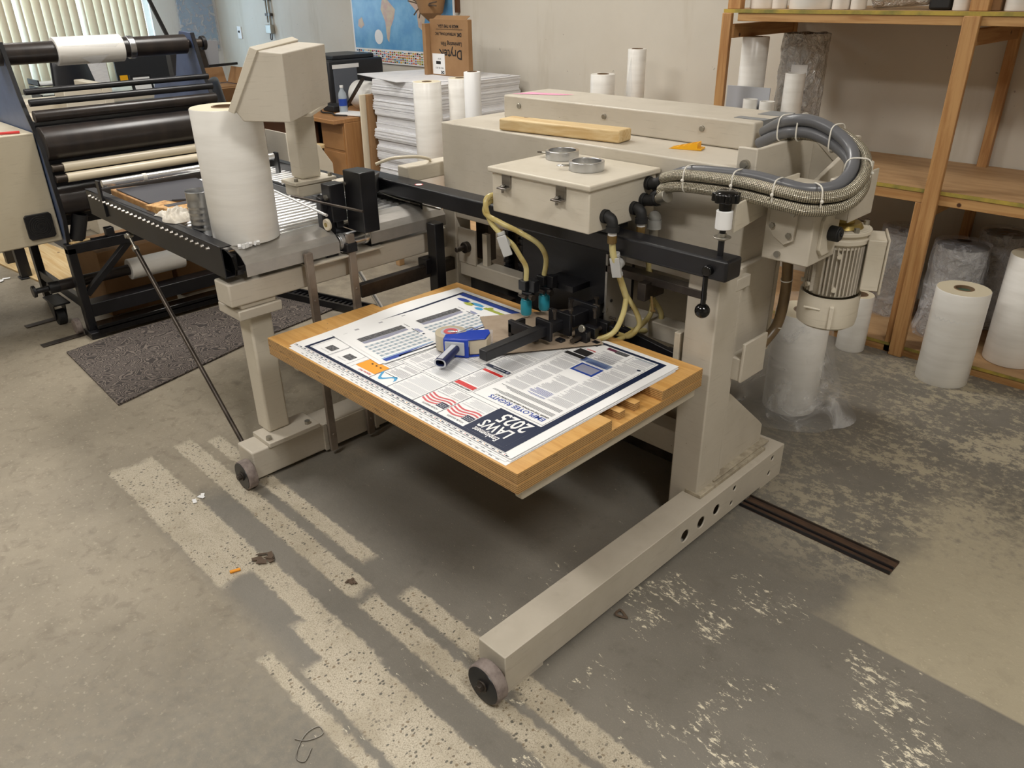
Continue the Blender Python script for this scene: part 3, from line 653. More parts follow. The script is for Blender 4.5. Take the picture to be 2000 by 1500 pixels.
MB().box(-.905, -.84, 2.10, 2.245, 1.02, 1.125).box(-.842, -.836, 2.10, 2.25, 1.015, 1.14).build('gear_housing', 'putty', FD, bevel=.003)
MT = MB().cyl((MX, MY, .955), (MX, MY, .967), .083, seg=48).cyl((MX, MY, .93), (MX, MY, .945), .083, seg=48).cyl((MX, MY, .915), (MX, MY, .968), .075, seg=48).build('motor_flange', 'putty2', FD, bevel=.002)
MB().cyl((MX, MY, .967), (MX, MY, .982), .06, .05, seg=32).cyl((MX, MY, .98), (MX, MY, 1.03), .035, .03, seg=8).build('coupling', 'brass', FD, bevel=.003)
m_ = MB().cyl((MX, MY, .772), (MX, MY, .93), .068, seg=48)
for i in range(44):
    a = 2*PI*i/44
    if 0.95 < (a % (2*PI)) < 1.75 or 4.3 < (a % (2*PI)) < 4.62: continue
    R = RZ(a); m_.obox(Vector((MX, MY, .852)) + R @ Vector((.072, 0, 0)), (.016, .0035, .145), R)
m_.build('motor_body', 'putty', FD, angle=25)
m_ = MB()
for a in (3.7, 4.2, 5.2): 
    R = RZ(a); m_.cyl(Vector((MX, MY, .80)) + R @ Vector((.066, 0, 0)), Vector((MX, MY, .80)) + R @ Vector((.088, 0, 0)), .007, seg=14)
    m_.cyl(Vector((MX, MY, .90)) + R @ Vector((.066, 0, 0)), Vector((MX, MY, .90)) + R @ Vector((.086, 0, 0)), .007, seg=14)
loose(m_, 'cooling_boss', 'putty2', FD)
MB().rings([(.079, .77), (.086, .772), (.087, .70), (.084, .678), (.070, .668), (0, .667)], (MX, MY, 0), (0, 0, 1), 48).build('fan_cowl', 'putty2', FD)
MB().obox((MX+.045, MY-.076, .715), (.012, .012, .07), RZ(.5)).obox((MX-.01, MY-.087, .735), (.05, .006, .006), RZ(.1)).build('cowl_rib', 'putty2', FD, bevel=.002)
MB().cyl((MX, MY-.01, .652), (MX, MY-.01, .668), .009, seg=14).build('drain_plug', 'darksteel', FD)
R = RZ(.45)
MB().obox(Vector((MX, MY, .872)) + R @ Vector((.098, 0, 0)), (.05, .11, .15), R).obox(Vector((MX, MY, .872)) + R @ Vector((.126, 0, 0)), (.006, .125, .165), R).build('terminal_box', 'putty2', FD, bevel=.003)
m_ = MB()
for a in (-.6, .9, 4.3): m_.cyl((MX+.074*math.cos(a), MY+.074*math.sin(a), .967), (MX+.074*math.cos(a), MY+.074*math.sin(a), .98), .008, seg=6)
loose(m_, 'bolt', 'zinc', FD)
# ribbed conduit dropping behind the side panel
MB().tube([(-1.03, 2.16, .91), (-1.03, 2.19, .84), (-1.035, 2.215, .74), (-1.04, 2.21, .64), (-1.05, 2.17, .59), (-1.06, 2.10, .555), (-1.07, 2.05, .545)], .0165, 16, sub=8).build('conduit_hose', 'brownhose', FD, angle=60)
for p, t in (((-1.034, 2.207, .78), (0, .2, -1)), ((-1.042, 2.205, .62), (0, -.3, -1))):
    MB().rings([(.0175, -.002), (.019, 0), (.0175, .002)], p, t, 24).build('cable_tie', 'zip', FD)
# black head block and silver plate under the box
MB().box(-1.86, -1.47, 1.885, 2.02, .575, .878).build('head_block', 'blackmatte', FD, bevel=.004)
sp = MB().prism([(1.86, .85), (1.99, .85), (1.99, .565), (1.90, .545), (1.86, .565)], 'x', -1.468, -1.460).build('silver_side_plate', 'steelplate', FD, bevel=.001)
loose(MB().cyl((-1.46, 1.885, .69), (-1.456, 1.885, .69), .005, seg=12).cyl((-1.46, 1.945, .585), (-1.456, 1.945, .585), .006, seg=12).cyl((-1.46, 1.875, .835), (-1.456, 1.875, .835), .005, seg=12), 'bolt', 'black', sp)
MB().box(-1.47, -1.10, 1.86, 1.90, .79, .815).box(-1.32, -1.29, 1.83, 1.93, .745, .80).build('side_rail', 'darksteel', FD, bevel=.002)
MB().cyl((-1.28, 1.85, .76), (-1.265, 1.84, .72), .004, seg=10).cyl((-1.272, 1.84, .718), (-1.258, 1.84, .722), .004, seg=8).build('thumb_screw', 'brassbrown', FD)
# square tube arm with clamp and thumb screws
MB().box(-1.515, -1.483, 1.355, 1.80, .645, .677).build('square_tube', 'black', FD, bevel=.003)
MB().box(-1.530, -1.468, 1.605, 1.617, .630, .695).build('tube_clamp', 'black', FD, bevel=.002)
MB().box(-1.545, -1.455, 1.68, 1.693, .628, .70).build('tube_clamp', 'black', FD, bevel=.002)
MB().box(-1.525, -1.473, 1.72, 1.885, .64, .683).build('clamp_body', 'black', FD, bevel=.003)
MB().box(-1.56, -1.44, 1.79, 1.805, .60, .70).build('cross_plate', 'black', FD, bevel=.002)
for x, y, z in ((-1.50, 1.66, .70), (-1.47, 1.70, .70), (-1.52, 1.76, .70), (-1.44, 1.78, .685), (-1.475, 1.83, .70)): MB().cyl((x, y, z-.02), (x, y, z+.012), .005, seg=10).cyl((x, y, z+.006), (x, y, z+.013), .008, seg=6).build('clamp_bolt', 'darksteel', FD)
for y in (1.70, 1.74, 1.80): MB().box(-1.452, -1.405, y, y+.022, .608, .650).build('slide_block', 'black', FD, bevel=.002)
MB().cyl((-1.43, 1.66, .628), (-1.43, 1.86, .628), .007, seg=14).build('slide_shaft', 'darksteel', FD)
MB().box(-1.62, -1.50, 1.575, 1.59, .628, .67).box(-1.62, -1.605, 1.575, 1.64, .61, .66).build('sheet_stop', 'black', FD, bevel=.002)
m_ = MB()
for x, y, z in ((-1.475, 1.66, .607), (-1.44, 1.69, .600), (-1.39, 1.73, .60), (-1.42, 1.77, .598), (-1.385, 1.81, .63)): m_.box(x-.013, x+.013, y-.011, y+.011, z-.012, z+.016)
loose(m_, 'nozzle_block', 'black', FD, bevel=.003)
for p, q in (((-1.45, 1.64, .60), (-1.447, 1.60, .572)), ((-1.41, 1.69, .60), (-1.395, 1.66, .575)), ((-1.46, 1.82, .66), (-1.45, 1.80, .70)), ((-1.40, 1.83, .66), (-1.385, 1.80, .675))):
    p, q = Vector(p), Vector(q); d = (q-p).normalized()
    MB().cyl(p, q, .004, seg=10).beam(q-Vector((.012, 0, 0)), q+Vector((.012, 0, 0)), .008, .006).build('thumb_screw', 'darksteel', FD, bevel=.001)
for x, y in ((-1.42, 1.70), (-1.47, 1.87)): MB().cyl((x, y, .66), (x, y-.008, .663), .012, seg=20).build('lock_knob', 'zinc', FD, bevel=.002)
# teal suction cups on their holders
for x, y, z in ((-1.686, 1.725, .628), (-1.652, 1.775, .640)):
    cp = MB().rings([(0, 0), (.0165, 0), (.0185, .006), (.0185, .044), (.0165, .048), (.0165, .052), (.015, .054), (.008, .062), (.007, .10), (0, .10)], (x, y, z), (0, 0, 1), 28).build('suction_cup', 'teal', FD)
    MB().cyl((x, y, z-.006), (x, y, z), .011, seg=20).build('cup_foot', 'white', cp)
    MB().box(x-.020, x+.012, y-.016, y+.016, z+.085, z+.118).box(x+.014, x+.040, y-.004, y+.022, z+.082, z+.122).box(x-.012, x+.03, y-.01, y+.01, z+.068, z+.082).build('cup_holder', 'black', FD, bevel=.002)
    MB().cyl((x+.03, y-.01, z+.07), (x+.045, y-.012, z+.07), .010, seg=16).cyl((x-.02, y-.012, z+.066), (x+.016, y-.016, z+.066), .006, seg=12).build('lock_knob', 'darksteel', FD)
MB().box(-1.68, -1.55, 1.80, 1.89, .715, .735).build('holder_rail', 'black', FD)
# yellowed tubes and shut off valves
MB().tube([(-1.795, 1.76, 1.00), (-1.815, 1.70, 1.005), (-1.815, 1.675, .985), (-1.79, 1.672, .93), (-1.74, 1.685, .885), (-1.715, 1.695, .865), (-1.70, 1.71, .83), (-1.686, 1.725, .79), (-1.686, 1.725, .745)], .0085, 14, sub=8).build('clear_tube', 'tube', FD)
MB().tube([(-1.795, 1.78, .985), (-1.82, 1.70, .985), (-1.812, 1.67, .955), (-1.75, 1.675, .935), (-1.69, 1.70, .91), (-1.65, 1.745, .87), (-1.64, 1.77, .82), (-1.652, 1.775, .76)], .0085, 14, sub=8).build('clear_tube', 'tube', FD)
def valve(p, d, side):
    p = Vector(p); d = Vector(d).normalized(); s_ = Vector(side).normalized()
    vv = MB().cyl(p-d*.030, p+d*.030, .011, seg=18).cyl(p-s_*.024, p+s_*.010, .018, seg=24).cyl(p-d*.038, p-d*.028, .013, seg=18).cyl(p+d*.028, p+d*.038, .013, seg=18).build('valve', 'valve', FD, bevel=.001)
    u_ = d.cross(s_); R = Matrix((u_, s_, d)).transposed()
    MB().obox(p+s_*.018+d*.006, (.030, .008, .066), R).build('valve_handle', 'valve', vv, bevel=.002)
valve((-1.728, 1.672, .872), (.35, .1, -.9), (.6, -.75, .15))
MB().tube([e1+Vector((0, 0, 0)), e1+Vector((0, .004, -.05)), e1+Vector((.004, .012, -.09)), (-1.368, 1.81, .80), (-1.362, 1.835, .74)], .010, 14, sub=6).build('clear_tube', 'tube', FD)
MB().cyl(e1, e1-Vector((0, 0, .010)), .013, seg=18).build('thread_seal', 'white', FD)
MB().cyl(e1-Vector((0, 0, .010)), e1-Vector((0, 0, .035)), .0145, seg=8).build('hose_fitting', 'brassbrown', FD, bevel=.002)
MB().cyl(e2, e2-Vector((0, 0, .010)), .013, seg=18).build('thread_seal', 'white', FD)
MB().cyl(e2-Vector((0, 0, .010)), e2-Vector((0, 0, .035)), .0145, seg=8).build('hose_fitting', 'brassbrown', FD, bevel=.002)
valve((-1.369, 1.79, .855), (.03, .25, -1), (.35, -.9, 0))
MB().tube([e2, e2+Vector((0, .004, -.06)), (-1.372, 1.95, .84), (-1.37, 1.965, .76), (-1.367, 1.985, .68)], .010, 14, sub=6).build('clear_tube', 'tube', FD)
def br(a, pts): MB().tube([a]+pts, .0085, 14, sub=8).build('clear_tube', 'tube', FD)
a1 = (-1.362, 1.835, .745); a2 = (-1.367, 1.985, .69)
br(a1, [(-1.36, 1.82, .69), (-1.37, 1.79, .635), (-1.41, 1.755, .61), (-1.45, 1.745, .615)])
br(a1, [(-1.345, 1.865, .69), (-1.34, 1.88, .64), (-1.365, 1.86, .60), (-1.42, 1.84, .61)])
br(a2, [(-1.36, 1.96, .64), (-1.37, 1.88, .605), (-1.40, 1.78, .585), (-1.45, 1.70, .60)])
br(a2, [(-1.345, 2.005, .64), (-1.35, 1.99, .595), (-1.39, 1.95, .585), (-1.42, 1.90, .60)])
# lift frame under the plywood
MB().box(-1.118, -1.092, 1.10, 1.84, .492, .542).build('lift_channel', 'putty2', FD, bevel=.004)
m_ = MB()
for k in range(7): m_.box(-1.0925, -1.0915, 1.13+k*.105, 1.19+k*.105, .5365, .5405)
loose(m_, 'slot', 'ink', FD)
MB().box(-2.14, -2.11, 1.10, 1.84, .492, .542).box(-2.11, -1.118, 1.12, 1.16, .50, .54).box(-2.11, -1.118, 1.78, 1.82, .50, .54).build('lift_channel', 'putty', FD, bevel=.004)
loose(MB().box(-1.30, -1.20, 1.82, 1.97, .50, .54).box(-2.08, -1.98, 1.82, 1.97, .50, .54), 'lift_arm', 'darksteel', FD)
# fork bars hanging from the cross beam, black post
for y in (1.305, 1.478): MB().box(-2.318, -2.302, y-.014, y+.014, .02, .80 if y < 1.4 else .83).cyl((-2.302, y, .63), (-2.299, y, .63), .005, seg=12).cyl((-2.302, y, .09), (-2.299, y, .09), .005, seg=12).build('guide_bar', 'barsteel', FD, bevel=.002)
MB().box(-2.315, -2.265, 1.825, 1.87, .15, .80).box(-2.35, -2.30, 1.80, 1.86, .60, .66).build('guide_post', 'black', FD, bevel=.003)
# ================================================================== plywood table, posters and what lies on them
TZ = .60
tb = thing('plywood_tabletop', 'varnished plywood table top with notched edge under the printed posters', 'table top', (-1.63, 1.44, .542))
X0, X1, Y0, Y1 = -2.20, -1.065, 1.057, 1.825
MB().box(X0, X1, Y0, Y1, .542, .568).build('lower_board', 'ply', tb, bevel=.0015)
MB().prism([(X0, Y0), (X1, Y0), (X1, 1.405), (-1.20, 1.405), (-1.20, 1.625), (X1, 1.625), (X1, Y1), (X0+.05, Y1), (X0+.05, 1.47), (X0, 1.47)], 'z', .5685, TZ).build('upper_board', 'ply', tb, bevel=.0015)
for y in (1.472, 1.538): MB().box(-1.30, -1.085, y-.0125, y+.0125, .5685, .592).build('spacer_strip', 'ply', tb, bevel=.001)

OX, OY = -1.115, 1.085
def sheet(z, ox, oy, w_, h_, curl=0, th=.0004):
    m_ = MB(); nx, ny = 24, 14; vs = []
    for j in range(ny+1):
        for i in range(nx+1):
            s, t = w_*i/nx, h_*j/ny
            vs.append((ox-s, oy+t, z + CZ(s, t, curl)))
    return m_.add(vs, [(j*(nx+1)+i, j*(nx+1)+i+1, (j+1)*(nx+1)+i+1, (j+1)*(nx+1)+i) for j in range(ny) for i in range(nx)], 0, True)
def CZ(s, t, curl):
    return curl*(.012*max(0, (s-.925)/.045)**2*math.exp(-((t-.42)/.2)**2))
PW, PH = .97, .69
random.seed(3)
lab = ['bottom printed sheet of the poster stack, sticking out most at the front left edge', 'second poster sheet from the bottom, edge showing under the navy margin', 'third poster sheet from the bottom of the stack, slightly shifted', 'poster sheet directly under the top one, corner showing at the far right']
for i, (dx, dy) in enumerate(((.006, -.022), (-.006, -.012), (.004, -.005), (-.004, .004))):
    z = TZ+.0008+i*.0012
    o = sheet(z, OX+dx, OY+dy, PW, PH, 0); 
    m = 1
    if i < 2:
        s = .03
        while s < .9:
            for tt in (.006, .012): 
                if random.random() < .8: o.poly([(OX+dx-s, OY+dy+tt, z+.0004), (OX+dx-s-.012, OY+dy+tt, z+.0004), (OX+dx-s-.012, OY+dy+tt+.002, z+.0004), (OX+dx-s, OY+dy+tt+.002, z+.0004)], 1)
            s += .024
    solo(o, 'poster_sheet', ['white', 'textdark'], lab[i], 'poster', group='stack of printed posters', fix=False)
PZ = TZ+.0062
class Print:
    def __init__(s, mats, ox, oy, z, flip=1, ang=0): s.mb = MB(); s.mats = mats; s.ox, s.oy, s.z = ox, oy, z; s.ca, s.sa = math.cos(ang), math.sin(ang); s.curl = 0
    def at(s, a, b, k=0):
        return (s.ox-(a*s.ca-b*s.sa), s.oy+(a*s.sa+b*s.ca), s.z+.0004+k*.00012+CZ(a, b, s.curl))
    def mi(s, name):
        if name not in s.mats: s.mats.append(name)
        return s.mats.index(name)
    def rect(s, a0, b0, a1, b1, mat, k=0):
        n = max(1, int(abs(a1-a0)/.05)) if s.curl else 1; q = max(1, int(abs(b1-b0)/.05)) if s.curl else 1
        for i in range(n):
            for j in range(q):
                x0, x1 = a0+(a1-a0)*i/n, a0+(a1-a0)*(i+1)/n; y0, y1 = b0+(b1-b0)*j/q, b0+(b1-b0)*(j+1)/q
                s.mb.poly([s.at(x0, y0, k), s.at(x1, y0, k), s.at(x1, y1, k), s.at(x0, y1, k)], s.mi(mat))
    def frame(s, a0, b0, a1, b1, w_, mat, k=0):
        s.rect(a0, b0, a1, b0+w_, mat, k); s.rect(a0, b1-w_, a1, b1, mat, k); s.rect(a0, b0, a0+w_, b1, mat, k); s.rect(a1-w_, b0, a1, b1, mat, k)
    def poly(s, pts, mat, k=0): s.mb.poly([s.at(a, b, k) for a, b in pts], s.mi(mat))
    def text(s, body, a, b, size, mat, bold=0, k=2, sx=1, vert=False):
        fn = (lambda x, y: s.at(a+y, b+x, k)) if vert else (lambda x, y: s.at(a+x, b-y, k))
        s.mb.text(body, fn, size, s.mi(mat), bold, sx=sx)
    def lines(s, a0, b0, a1, b1, pitch, mat, th=.38, k=1, ragged=.25):
        b = b0
        while b+pitch*th < b1:
            e = a1 - (a1-a0)*ragged*random.random()**2
            if random.random() < .93: s.rect(a0, b, e, b+pitch*th, mat, k)
            b += pitch
TP = Print(['white'], OX, OY, PZ); TP.curl = 1
TP.mb = sheet(PZ, OX, OY, PW, PH, 1); 
# navy margin
a0, b0, a1, b1 = .030, .012, .925, .672; g = .020
TP.rect(a0, b0, a1, b0+.012, 'navy'); TP.rect(a0, b1-.012, a1, b1, 'navy'); TP.rect(a0, b0+.012, a0+g, b1-.012, 'navy'); TP.rect(a1-.012, b0+.012, a1, b1-.012, 'navy')
TP.rect(a0+g, b0+.012, .195, .158, 'navy', 1)
# registration dashes along the near edge
s = .01
while s < .95:
    TP.rect(s, -.0008+.003, s+.010, .0055, 'navy', 1); TP.rect(s+.012, .003, s+.0155, .005, random.choice(['softred', 'slate', 'orange']), 1); s += .0235
TP.rect(.02, .0085, .92, .0095, 'ink', 1)
# title block
TP.text('Employment', .084, .047, .028, 'white', .0006, 4, sx=.62)
TP.text('LAWS', .074, .092, .056, 'white', .0011, 4, sx=.70)
TP.text('2025', .062, .148, .068, 'white', .0013, 4, sx=.74)

# employee rights sheet
TP.frame(.053, .166, .315, .60, .0012, 'textdark', 1)
TP.text('EMPLOYEE RIGHTS', .066, .196, .0245, 'blue', .0004, sx=.99)
TP.text('UNDER THE NATIONAL LABOR RELATIONS ACT', .066, .207, .0098, 'ink', .0002, sx=.92)
TP.lines(.066, .216, .300, .262, .0042, 'textdark', .42)
for cx0, cx1 in ((.066, .138), (.146, .218), (.226, .300)):
    b = .272
    while b < .585:
        h = random.uniform(.03, .055)
        if cx0 == .146 and .44 < b+h and b < .52: b = .522 if b < .522 else b; 
        mat = random.choice(['textgrey', 'textgrey', 'textdark']); 
        if cx0 == .146 and b < .32: mat = 'blue' if random.random() < .5 else mat
        TP.lines(cx0, b, cx1, min(b+h, .592), .0042, mat, .38, ragged=.3); b += h+.006
TP.rect(.140, .462, .222, .518, 'blue', 2); TP.rect(.148, .470, .214, .511, 'silverink', 3)
TP.poly([(.068+.007*math.cos(i*PI/6), .588+.005*math.sin(i*PI/6)) for i in range(12)], 'navy', 2)
# top right of the rights sheet
TP.rect(.137, .528, .240, .556, 'slate', 1); TP.lines(.137, .528, .240, .556, .004, 'blue', .4, k=2, ragged=0)
TP.frame(.055, .604, .135, .655, .001, 'textdark', 1); TP.lines(.062, .610, .128, .650, .004, 'textgrey'); TP.rect(.06, .648, .128, .652, 'slate', 2)
TP.rect(.235, .535, .310, .552, 'ink', 2); TP.rect(.238, .556, .292, .592, 'ink', 2); TP.text('RIGHTS', .240, .605, .010, 'red', .0003)
TP.lines(.150, .560, .230, .625, .0042, 'textgrey'); TP.rect(.150, .635, .195, .655, 'photodark', 1); TP.rect(.195, .640, .230, .655, 'plum', 1)
# grid of smaller notices
cells = [(.195, .022, .297, .150), (.297, .022, .40, .150), (.40, .022, .515, .150), (.515, .022, .60, .150), (.60, .022, .70, .150),
         (.32, .156, .405, .300), (.405, .156, .52, .300), (.52, .156, .62, .300), (.62, .156, .72, .300),
         (.32, .306, .42, .430), (.42, .306, .52, .430), (.52, .306, .62, .430), (.32, .436, .42, .55), (.42, .436, .52, .55), (.52, .436, .62, .55)]
for i, (p, q, r_, t_) in enumerate(cells):
    TP.frame(p, q, r_, t_, .001, 'navy', 1)
    b = q+.012
    if i in (0, 1):   # flag notices
        def wv(x): return .005*math.sin((x-p)*70)
        for k in range(7):
            nx = 12; xs = [p+.004+(r_-p-.008)*j/nx for j in range(nx+1)]
            y_ = q+.028+k*.0062
            if k % 2 == 0: TP.mb.add([TP.at(x, y_+wv(x), 2) for x in xs]+[TP.at(x, y_+.0062+wv(x), 2) for x in xs], [(j, j+1, nx+2+j, nx+1+j) for j in range(nx)], TP.mi('softred'))
        TP.rect(p+.004, q+.026, p+.036, q+.050, 'navy', 3)
        for sx_ in range(5):
            for sy_ in range(3): TP.rect(p+.008+sx_*.006, q+.030+sy_*.006, p+.0105+sx_*.006, q+.0325+sy_*.006, 'white', 4)
        TP.text('YOUR RIGHTS', p+.012, q+.018, .010, 'textdark', .0001)
        TP.text("WORKERS' COMPENSATION", p+.008, q+.086, .0068, 'textgrey', 0)
        b = q+.092
    if i == 5:        # red notice
        TP.text('EMPLOYEE RIGHTS', p+.006, q+.014, .0092, 'ink', .0002); TP.rect(p+.004, q+.018, r_-.004, q+.036, 'red', 2)
        for k in range(2): TP.lines(p+.008, q+.021+k*.007, r_-.008, q+.026+k*.007, .004, 'softred', .5, k=3)
        TP.lines(p+.008, q+.044, r_-.008, t_-.022, .0042, 'textgrey'); TP.rect(p+.004, t_-.018, r_-.004, t_-.006, 'red', 2); continue
    if i == 9:
        TP.rect(p+.003, q+.003, r_-.003, q+.018, 'navy', 2); TP.poly([(p+.012+.005*math.cos(k*PI/5), q+.010+.005*math.sin(k*PI/5)) for k in range(10)], 'silverink', 3); TP.rect(p+.022, q+.009, p+.07, q+.012, 'palegrey', 3); b = q+.026
    if i == 3:
        pts = [(p+.010+.075*k/10, q+.03+.016*math.sin(k*.75)) for k in range(11)]
        TP.mb.add([TP.at(x, y_, 2) for x, y_ in pts]+[TP.at(x, y_+.012, 2) for x, y_ in pts], [(j, j+1, 12+j, 11+j) for j in range(10)], TP.mi('ltblue')); b = q+.062
        TP.rect(p+.02, q+.052, p+.075, q+.054, 'ink', 2)
    if i == 4:
        TP.text('EQUAL PAY', p+.010, q+.018, .011, 'softred', .0002); TP.rect(p+.003, q+.024, r_-.003, q+.078, 'orange', 2)
        for k in range(3): TP.rect(p+.02+k*.02, q+.058, p+.028+k*.02, q+.064, 'ink', 3)
        b = q+.085
    mid = (p+r_)/2
    if i % 3 == 1: TP.lines(p+.006, b, mid-.003, t_-.008, .0043, 'textgrey'); TP.lines(mid+.003, b, r_-.006, t_-.008, .0043, 'textgrey')
    else: TP.lines(p+.006, b, r_-.006, t_-.008, .0043, 'textgrey' if i % 2 else 'palegrey', .45)
for k in range(2):
    TP.frame(.72+k*.095, .022, .812+k*.095, .115, .001, 'navy', 1); TP.rect(.735+k*.095, .050, .775+k*.095, .078, 'photodark', 2); TP.text('NO SMOKING', .74+k*.09, .042, .007, 'textgrey', 0)
# map panel at the far left corner
TP.rect(.62, .645, .915, .668, 'blue', 1); TP.rect(.62, .61, .75, .625, 'green', 2); TP.rect(.55, .60, .61, .655, 'plum', 1)
for (cx, cy, rx, ry, mt) in ((.86, .62, .030, .012, 'blue'), (.82, .608, .022, .012, 'green'), (.79, .622, .03, .01, 'ltblue'), (.76, .60, .018, .010, 'ltblue'), (.73, .625, .012, .012, 'green')):
    TP.poly([(cx+rx*math.cos(k*PI/6)*(1+.25*math.sin(k*3)), cy+ry*math.sin(k*PI/6)) for k in range(12)], mt, 3)
solo(TP.mb, 'poster', TP.mats, 'top employment law poster with navy border and 2025 heading on the plywood', 'poster', group='stack of printed posters', fix=False)

# calendar sheet lying on the poster
CA = .955; CB = .155; ang = -.095
CP = Print(['white'], OX-.655+.02, OY+.105, PZ+.0035, ang=0)
CP.ca, CP.sa = math.cos(.07), math.sin(.07)
cw, ch = .275, .455
def csheet():
    nx, ny = 10, 16; vs = [CP.at(cw*i/nx, ch*j/ny) for j in range(ny+1) for i in range(nx+1)]
    vs = [(v[0], v[1], v[2]-.0004 + (.010*max(0, 1-abs(i/nx-.9)/.25)*max(0, 1-abs(j/ny-.9)/.4) if False else 0)) for v, (i, j) in zip(vs, [(i, j) for j in range(ny+1) for i in range(nx+1)])]
    CP.mb.add(vs, [(j*(nx+1)+i, j*(nx+1)+i+1, (j+1)*(nx+1)+i+1, (j+1)*(nx+1)+i) for j in range(ny) for i in range(nx)], 0, True)
csheet()
for k in range(2):
    q = .012+k*.225
    CP.poly([(.010, q), (.030, q), (.030, q+.19), (.022, q+.10), (.010, q+.05)], 'blue', 1)
    CP.rect(.012, q+.05, .020, q+.19, 'navy', 1); CP.poly([(.033, q), (.036, q), (.036, q+.19), (.033, q+.19)], 'ltblue', 1)
    for j in range(5):
        CP.rect(.048+j*.0215, q+.008, .060+j*.0215, q+.192, 'slate', 1)
        for i in range(9): CP.rect(.048+j*.0215, q+.016+i*.020, .060+j*.0215, q+.026+i*.020, 'palegrey', 2)
    CP.poly([(.165, q+.02), (.180, q+.02), (.180, q+.185), (.165, q+.185), (.158, q+.10)], 'silverink', 1)
    CP.rect(.182, q+.02, .212, q+.188, 'photodark', 2)
    CP.rect(.100, q+.198, .108, q+.206, 'navy', 2)
    CP.rect(.12, q+.196, .165, q+.199, 'navy', 2); CP.lines(.12, q+.202, .158, q+.214, .004, 'blue', .5)
    CP.rect(.180, q+.200, .215, q+.202, 'textdark', 2)
CP.rect(.05, .445, .09, .448, 'textdark', 2)
solo(CP.mb, 'calendar_sheet', CP.mats, 'unfolded white calendar sheet with blue grey date tables lying on the poster', 'paper', fix=False)
CQ = Print(['palegrey'], OX-.655+.012, OY+.092, PZ+.0022); CQ.ca, CQ.sa = math.cos(.09), math.sin(.09)
CQ.rect(0, 0, .295, .46, 'white', 0)
for i in range(6): CQ.rect(.262+.01*(i % 2), .03+i*.045, .272+.01*(i % 2), .045+i*.045, 'textgrey', 1)
CQ.rect(.006, .02, .03, .024, 'textdark', 1)
solo(CQ.mb, 'calendar_sheet', CQ.mats, 'second calendar sheet half hidden under the unfolded one, showing grey margin', 'paper', fix=False)

# grey chipboard rectangle
R = RZ(math.atan2(.28, .185)); c_ = (Vector((-1.555, 1.45, 0))+Vector((-1.37, 1.73, 0))+Vector((-1.80, 1.63, 0))+Vector((-1.615, 1.91, 0)))/4
solo(MB().obox((c_.x, c_.y, PZ+.008), (.335, .305, .002), R), 'chipboard_sheet', 'kraft', 'plain grey-brown chipboard lying over the poster under the black square tube', 'board', bevel=.0004)
# tape dispenser
TD = thing('tape_dispenser', 'blue and grey handheld packing tape dispenser lying on the poster', 'tape dispenser', (-1.62, 1.38, PZ))
z0 = PZ+.002
def loc(a, b):   # dispenser frame: a along its length, b to its side
    an = math.radians(38); o_ = Vector((-1.655, 1.425, 0)); return (o_.x + a*math.cos(an)-b*math.sin(an), o_.y + a*math.sin(an)+b*math.cos(an))
def tdpr(pts, za, zb, nm, mt, bev=.002, par=None):
    return MB().prism([loc(*p) for p in pts], 'z', za, zb).build(nm, mt, par or TD, bevel=bev, seg=3)
circ = lambda cx, cy, r, n=36: [(cx+r*math.cos(2*PI*i/n), cy+r*math.sin(2*PI*i/n)) for i in range(n)]
cx, cy = loc(-.045, .012)
MB().rings([(.030, 0), (.048, 0), (.048, .050), (.030, .050)], (cx, cy, z0+.002), (0, 0, 1), 40, closed=True).build('tape_roll', 'tanroll', TD, bevel=.001)
MB().rings([(0, .0505), (.031, .0505), (.032, .046)], (cx, cy, z0+.002), (0, 0, 1), 36).build('hub', 'tapegrey', TD)
MB().rings([(.010, .054), (.022, .054)], (cx, cy, z0), (0, 0, 1), 28).build('hub_label', 'softred', TD)
tdpr([(-.055, -.050), (.02, -.056), (.070, -.040), (.078, .005), (.070, .030), (.02, .020), (-.02, -.010), (-.055, -.02)], z0, z0+.003, 'side_plate', 'tapeblue')
tdpr([(-.055, -.050), (.02, -.056), (.070, -.040), (.078, .005), (.070, .030), (.02, .020), (-.02, -.010), (-.055, -.02)], z0+.053, z0+.057, 'side_plate', 'tapeblue')
tdpr([(-.055, -.056), (.022, -.062), (.022, -.054), (-.055, -.048)], z0, z0+.057, 'back_plate', 'tapeblue')
tdpr([(.022, -.050), (.074, -.038), (.080, .002), (.074, .006), (.066, -.030), (.022, -.044)], z0+.006, z0+.052, 'film_web', 'tanroll')
tdpr([(-.050, -.060), (.010, -.066), (.010, -.060), (-.050, -.054)], z0+.008, z0+.050, 'handle_base', 'tapegrey')
hd = Vector((*loc(-.02, -.06), z0+.03)); he = Vector((*loc(-.045, -.155), z0+.024)); dh = (he-hd).normalized(); sd = dh.cross(Vector((0, 0, 1))).normalized(); uh = sd.cross(dh)
m_ = MB(); A = []; B = []; C_ = []
for i in range(24):
    t = 2*PI*i/24; e = sd*(.019*math.copysign(abs(math.cos(t))**.7, math.cos(t))) + uh*(.0135*math.copysign(abs(math.sin(t))**.7, math.sin(t)))
    A.append(hd+e*.85); B.append(he+e); C_.append(he+e*.72)
m_.add(A+B, [(i, (i+1) % 24, 24+(i+1) % 24, 24+i) for i in range(24)], 0, True).add(B+C_, [(i, (i+1) % 24, 24+(i+1) % 24, 24+i) for i in range(24)], 1, True)
m_.add(C_+[p-dh*.05 for p in C_], [(i, (i+1) % 24, 24+(i+1) % 24, 24+i) for i in range(24)], 0, True).poly([p-dh*.05 for p in C_], 0)
m_.build('handle', ['tapenavy', 'tapegrey'], TD)
MB().beam(hd+uh*.012+dh*.002, he+uh*.0142-dh*.004, .016, .003).build('handle_stripe', 'tapegrey', TD, bevel=.001)
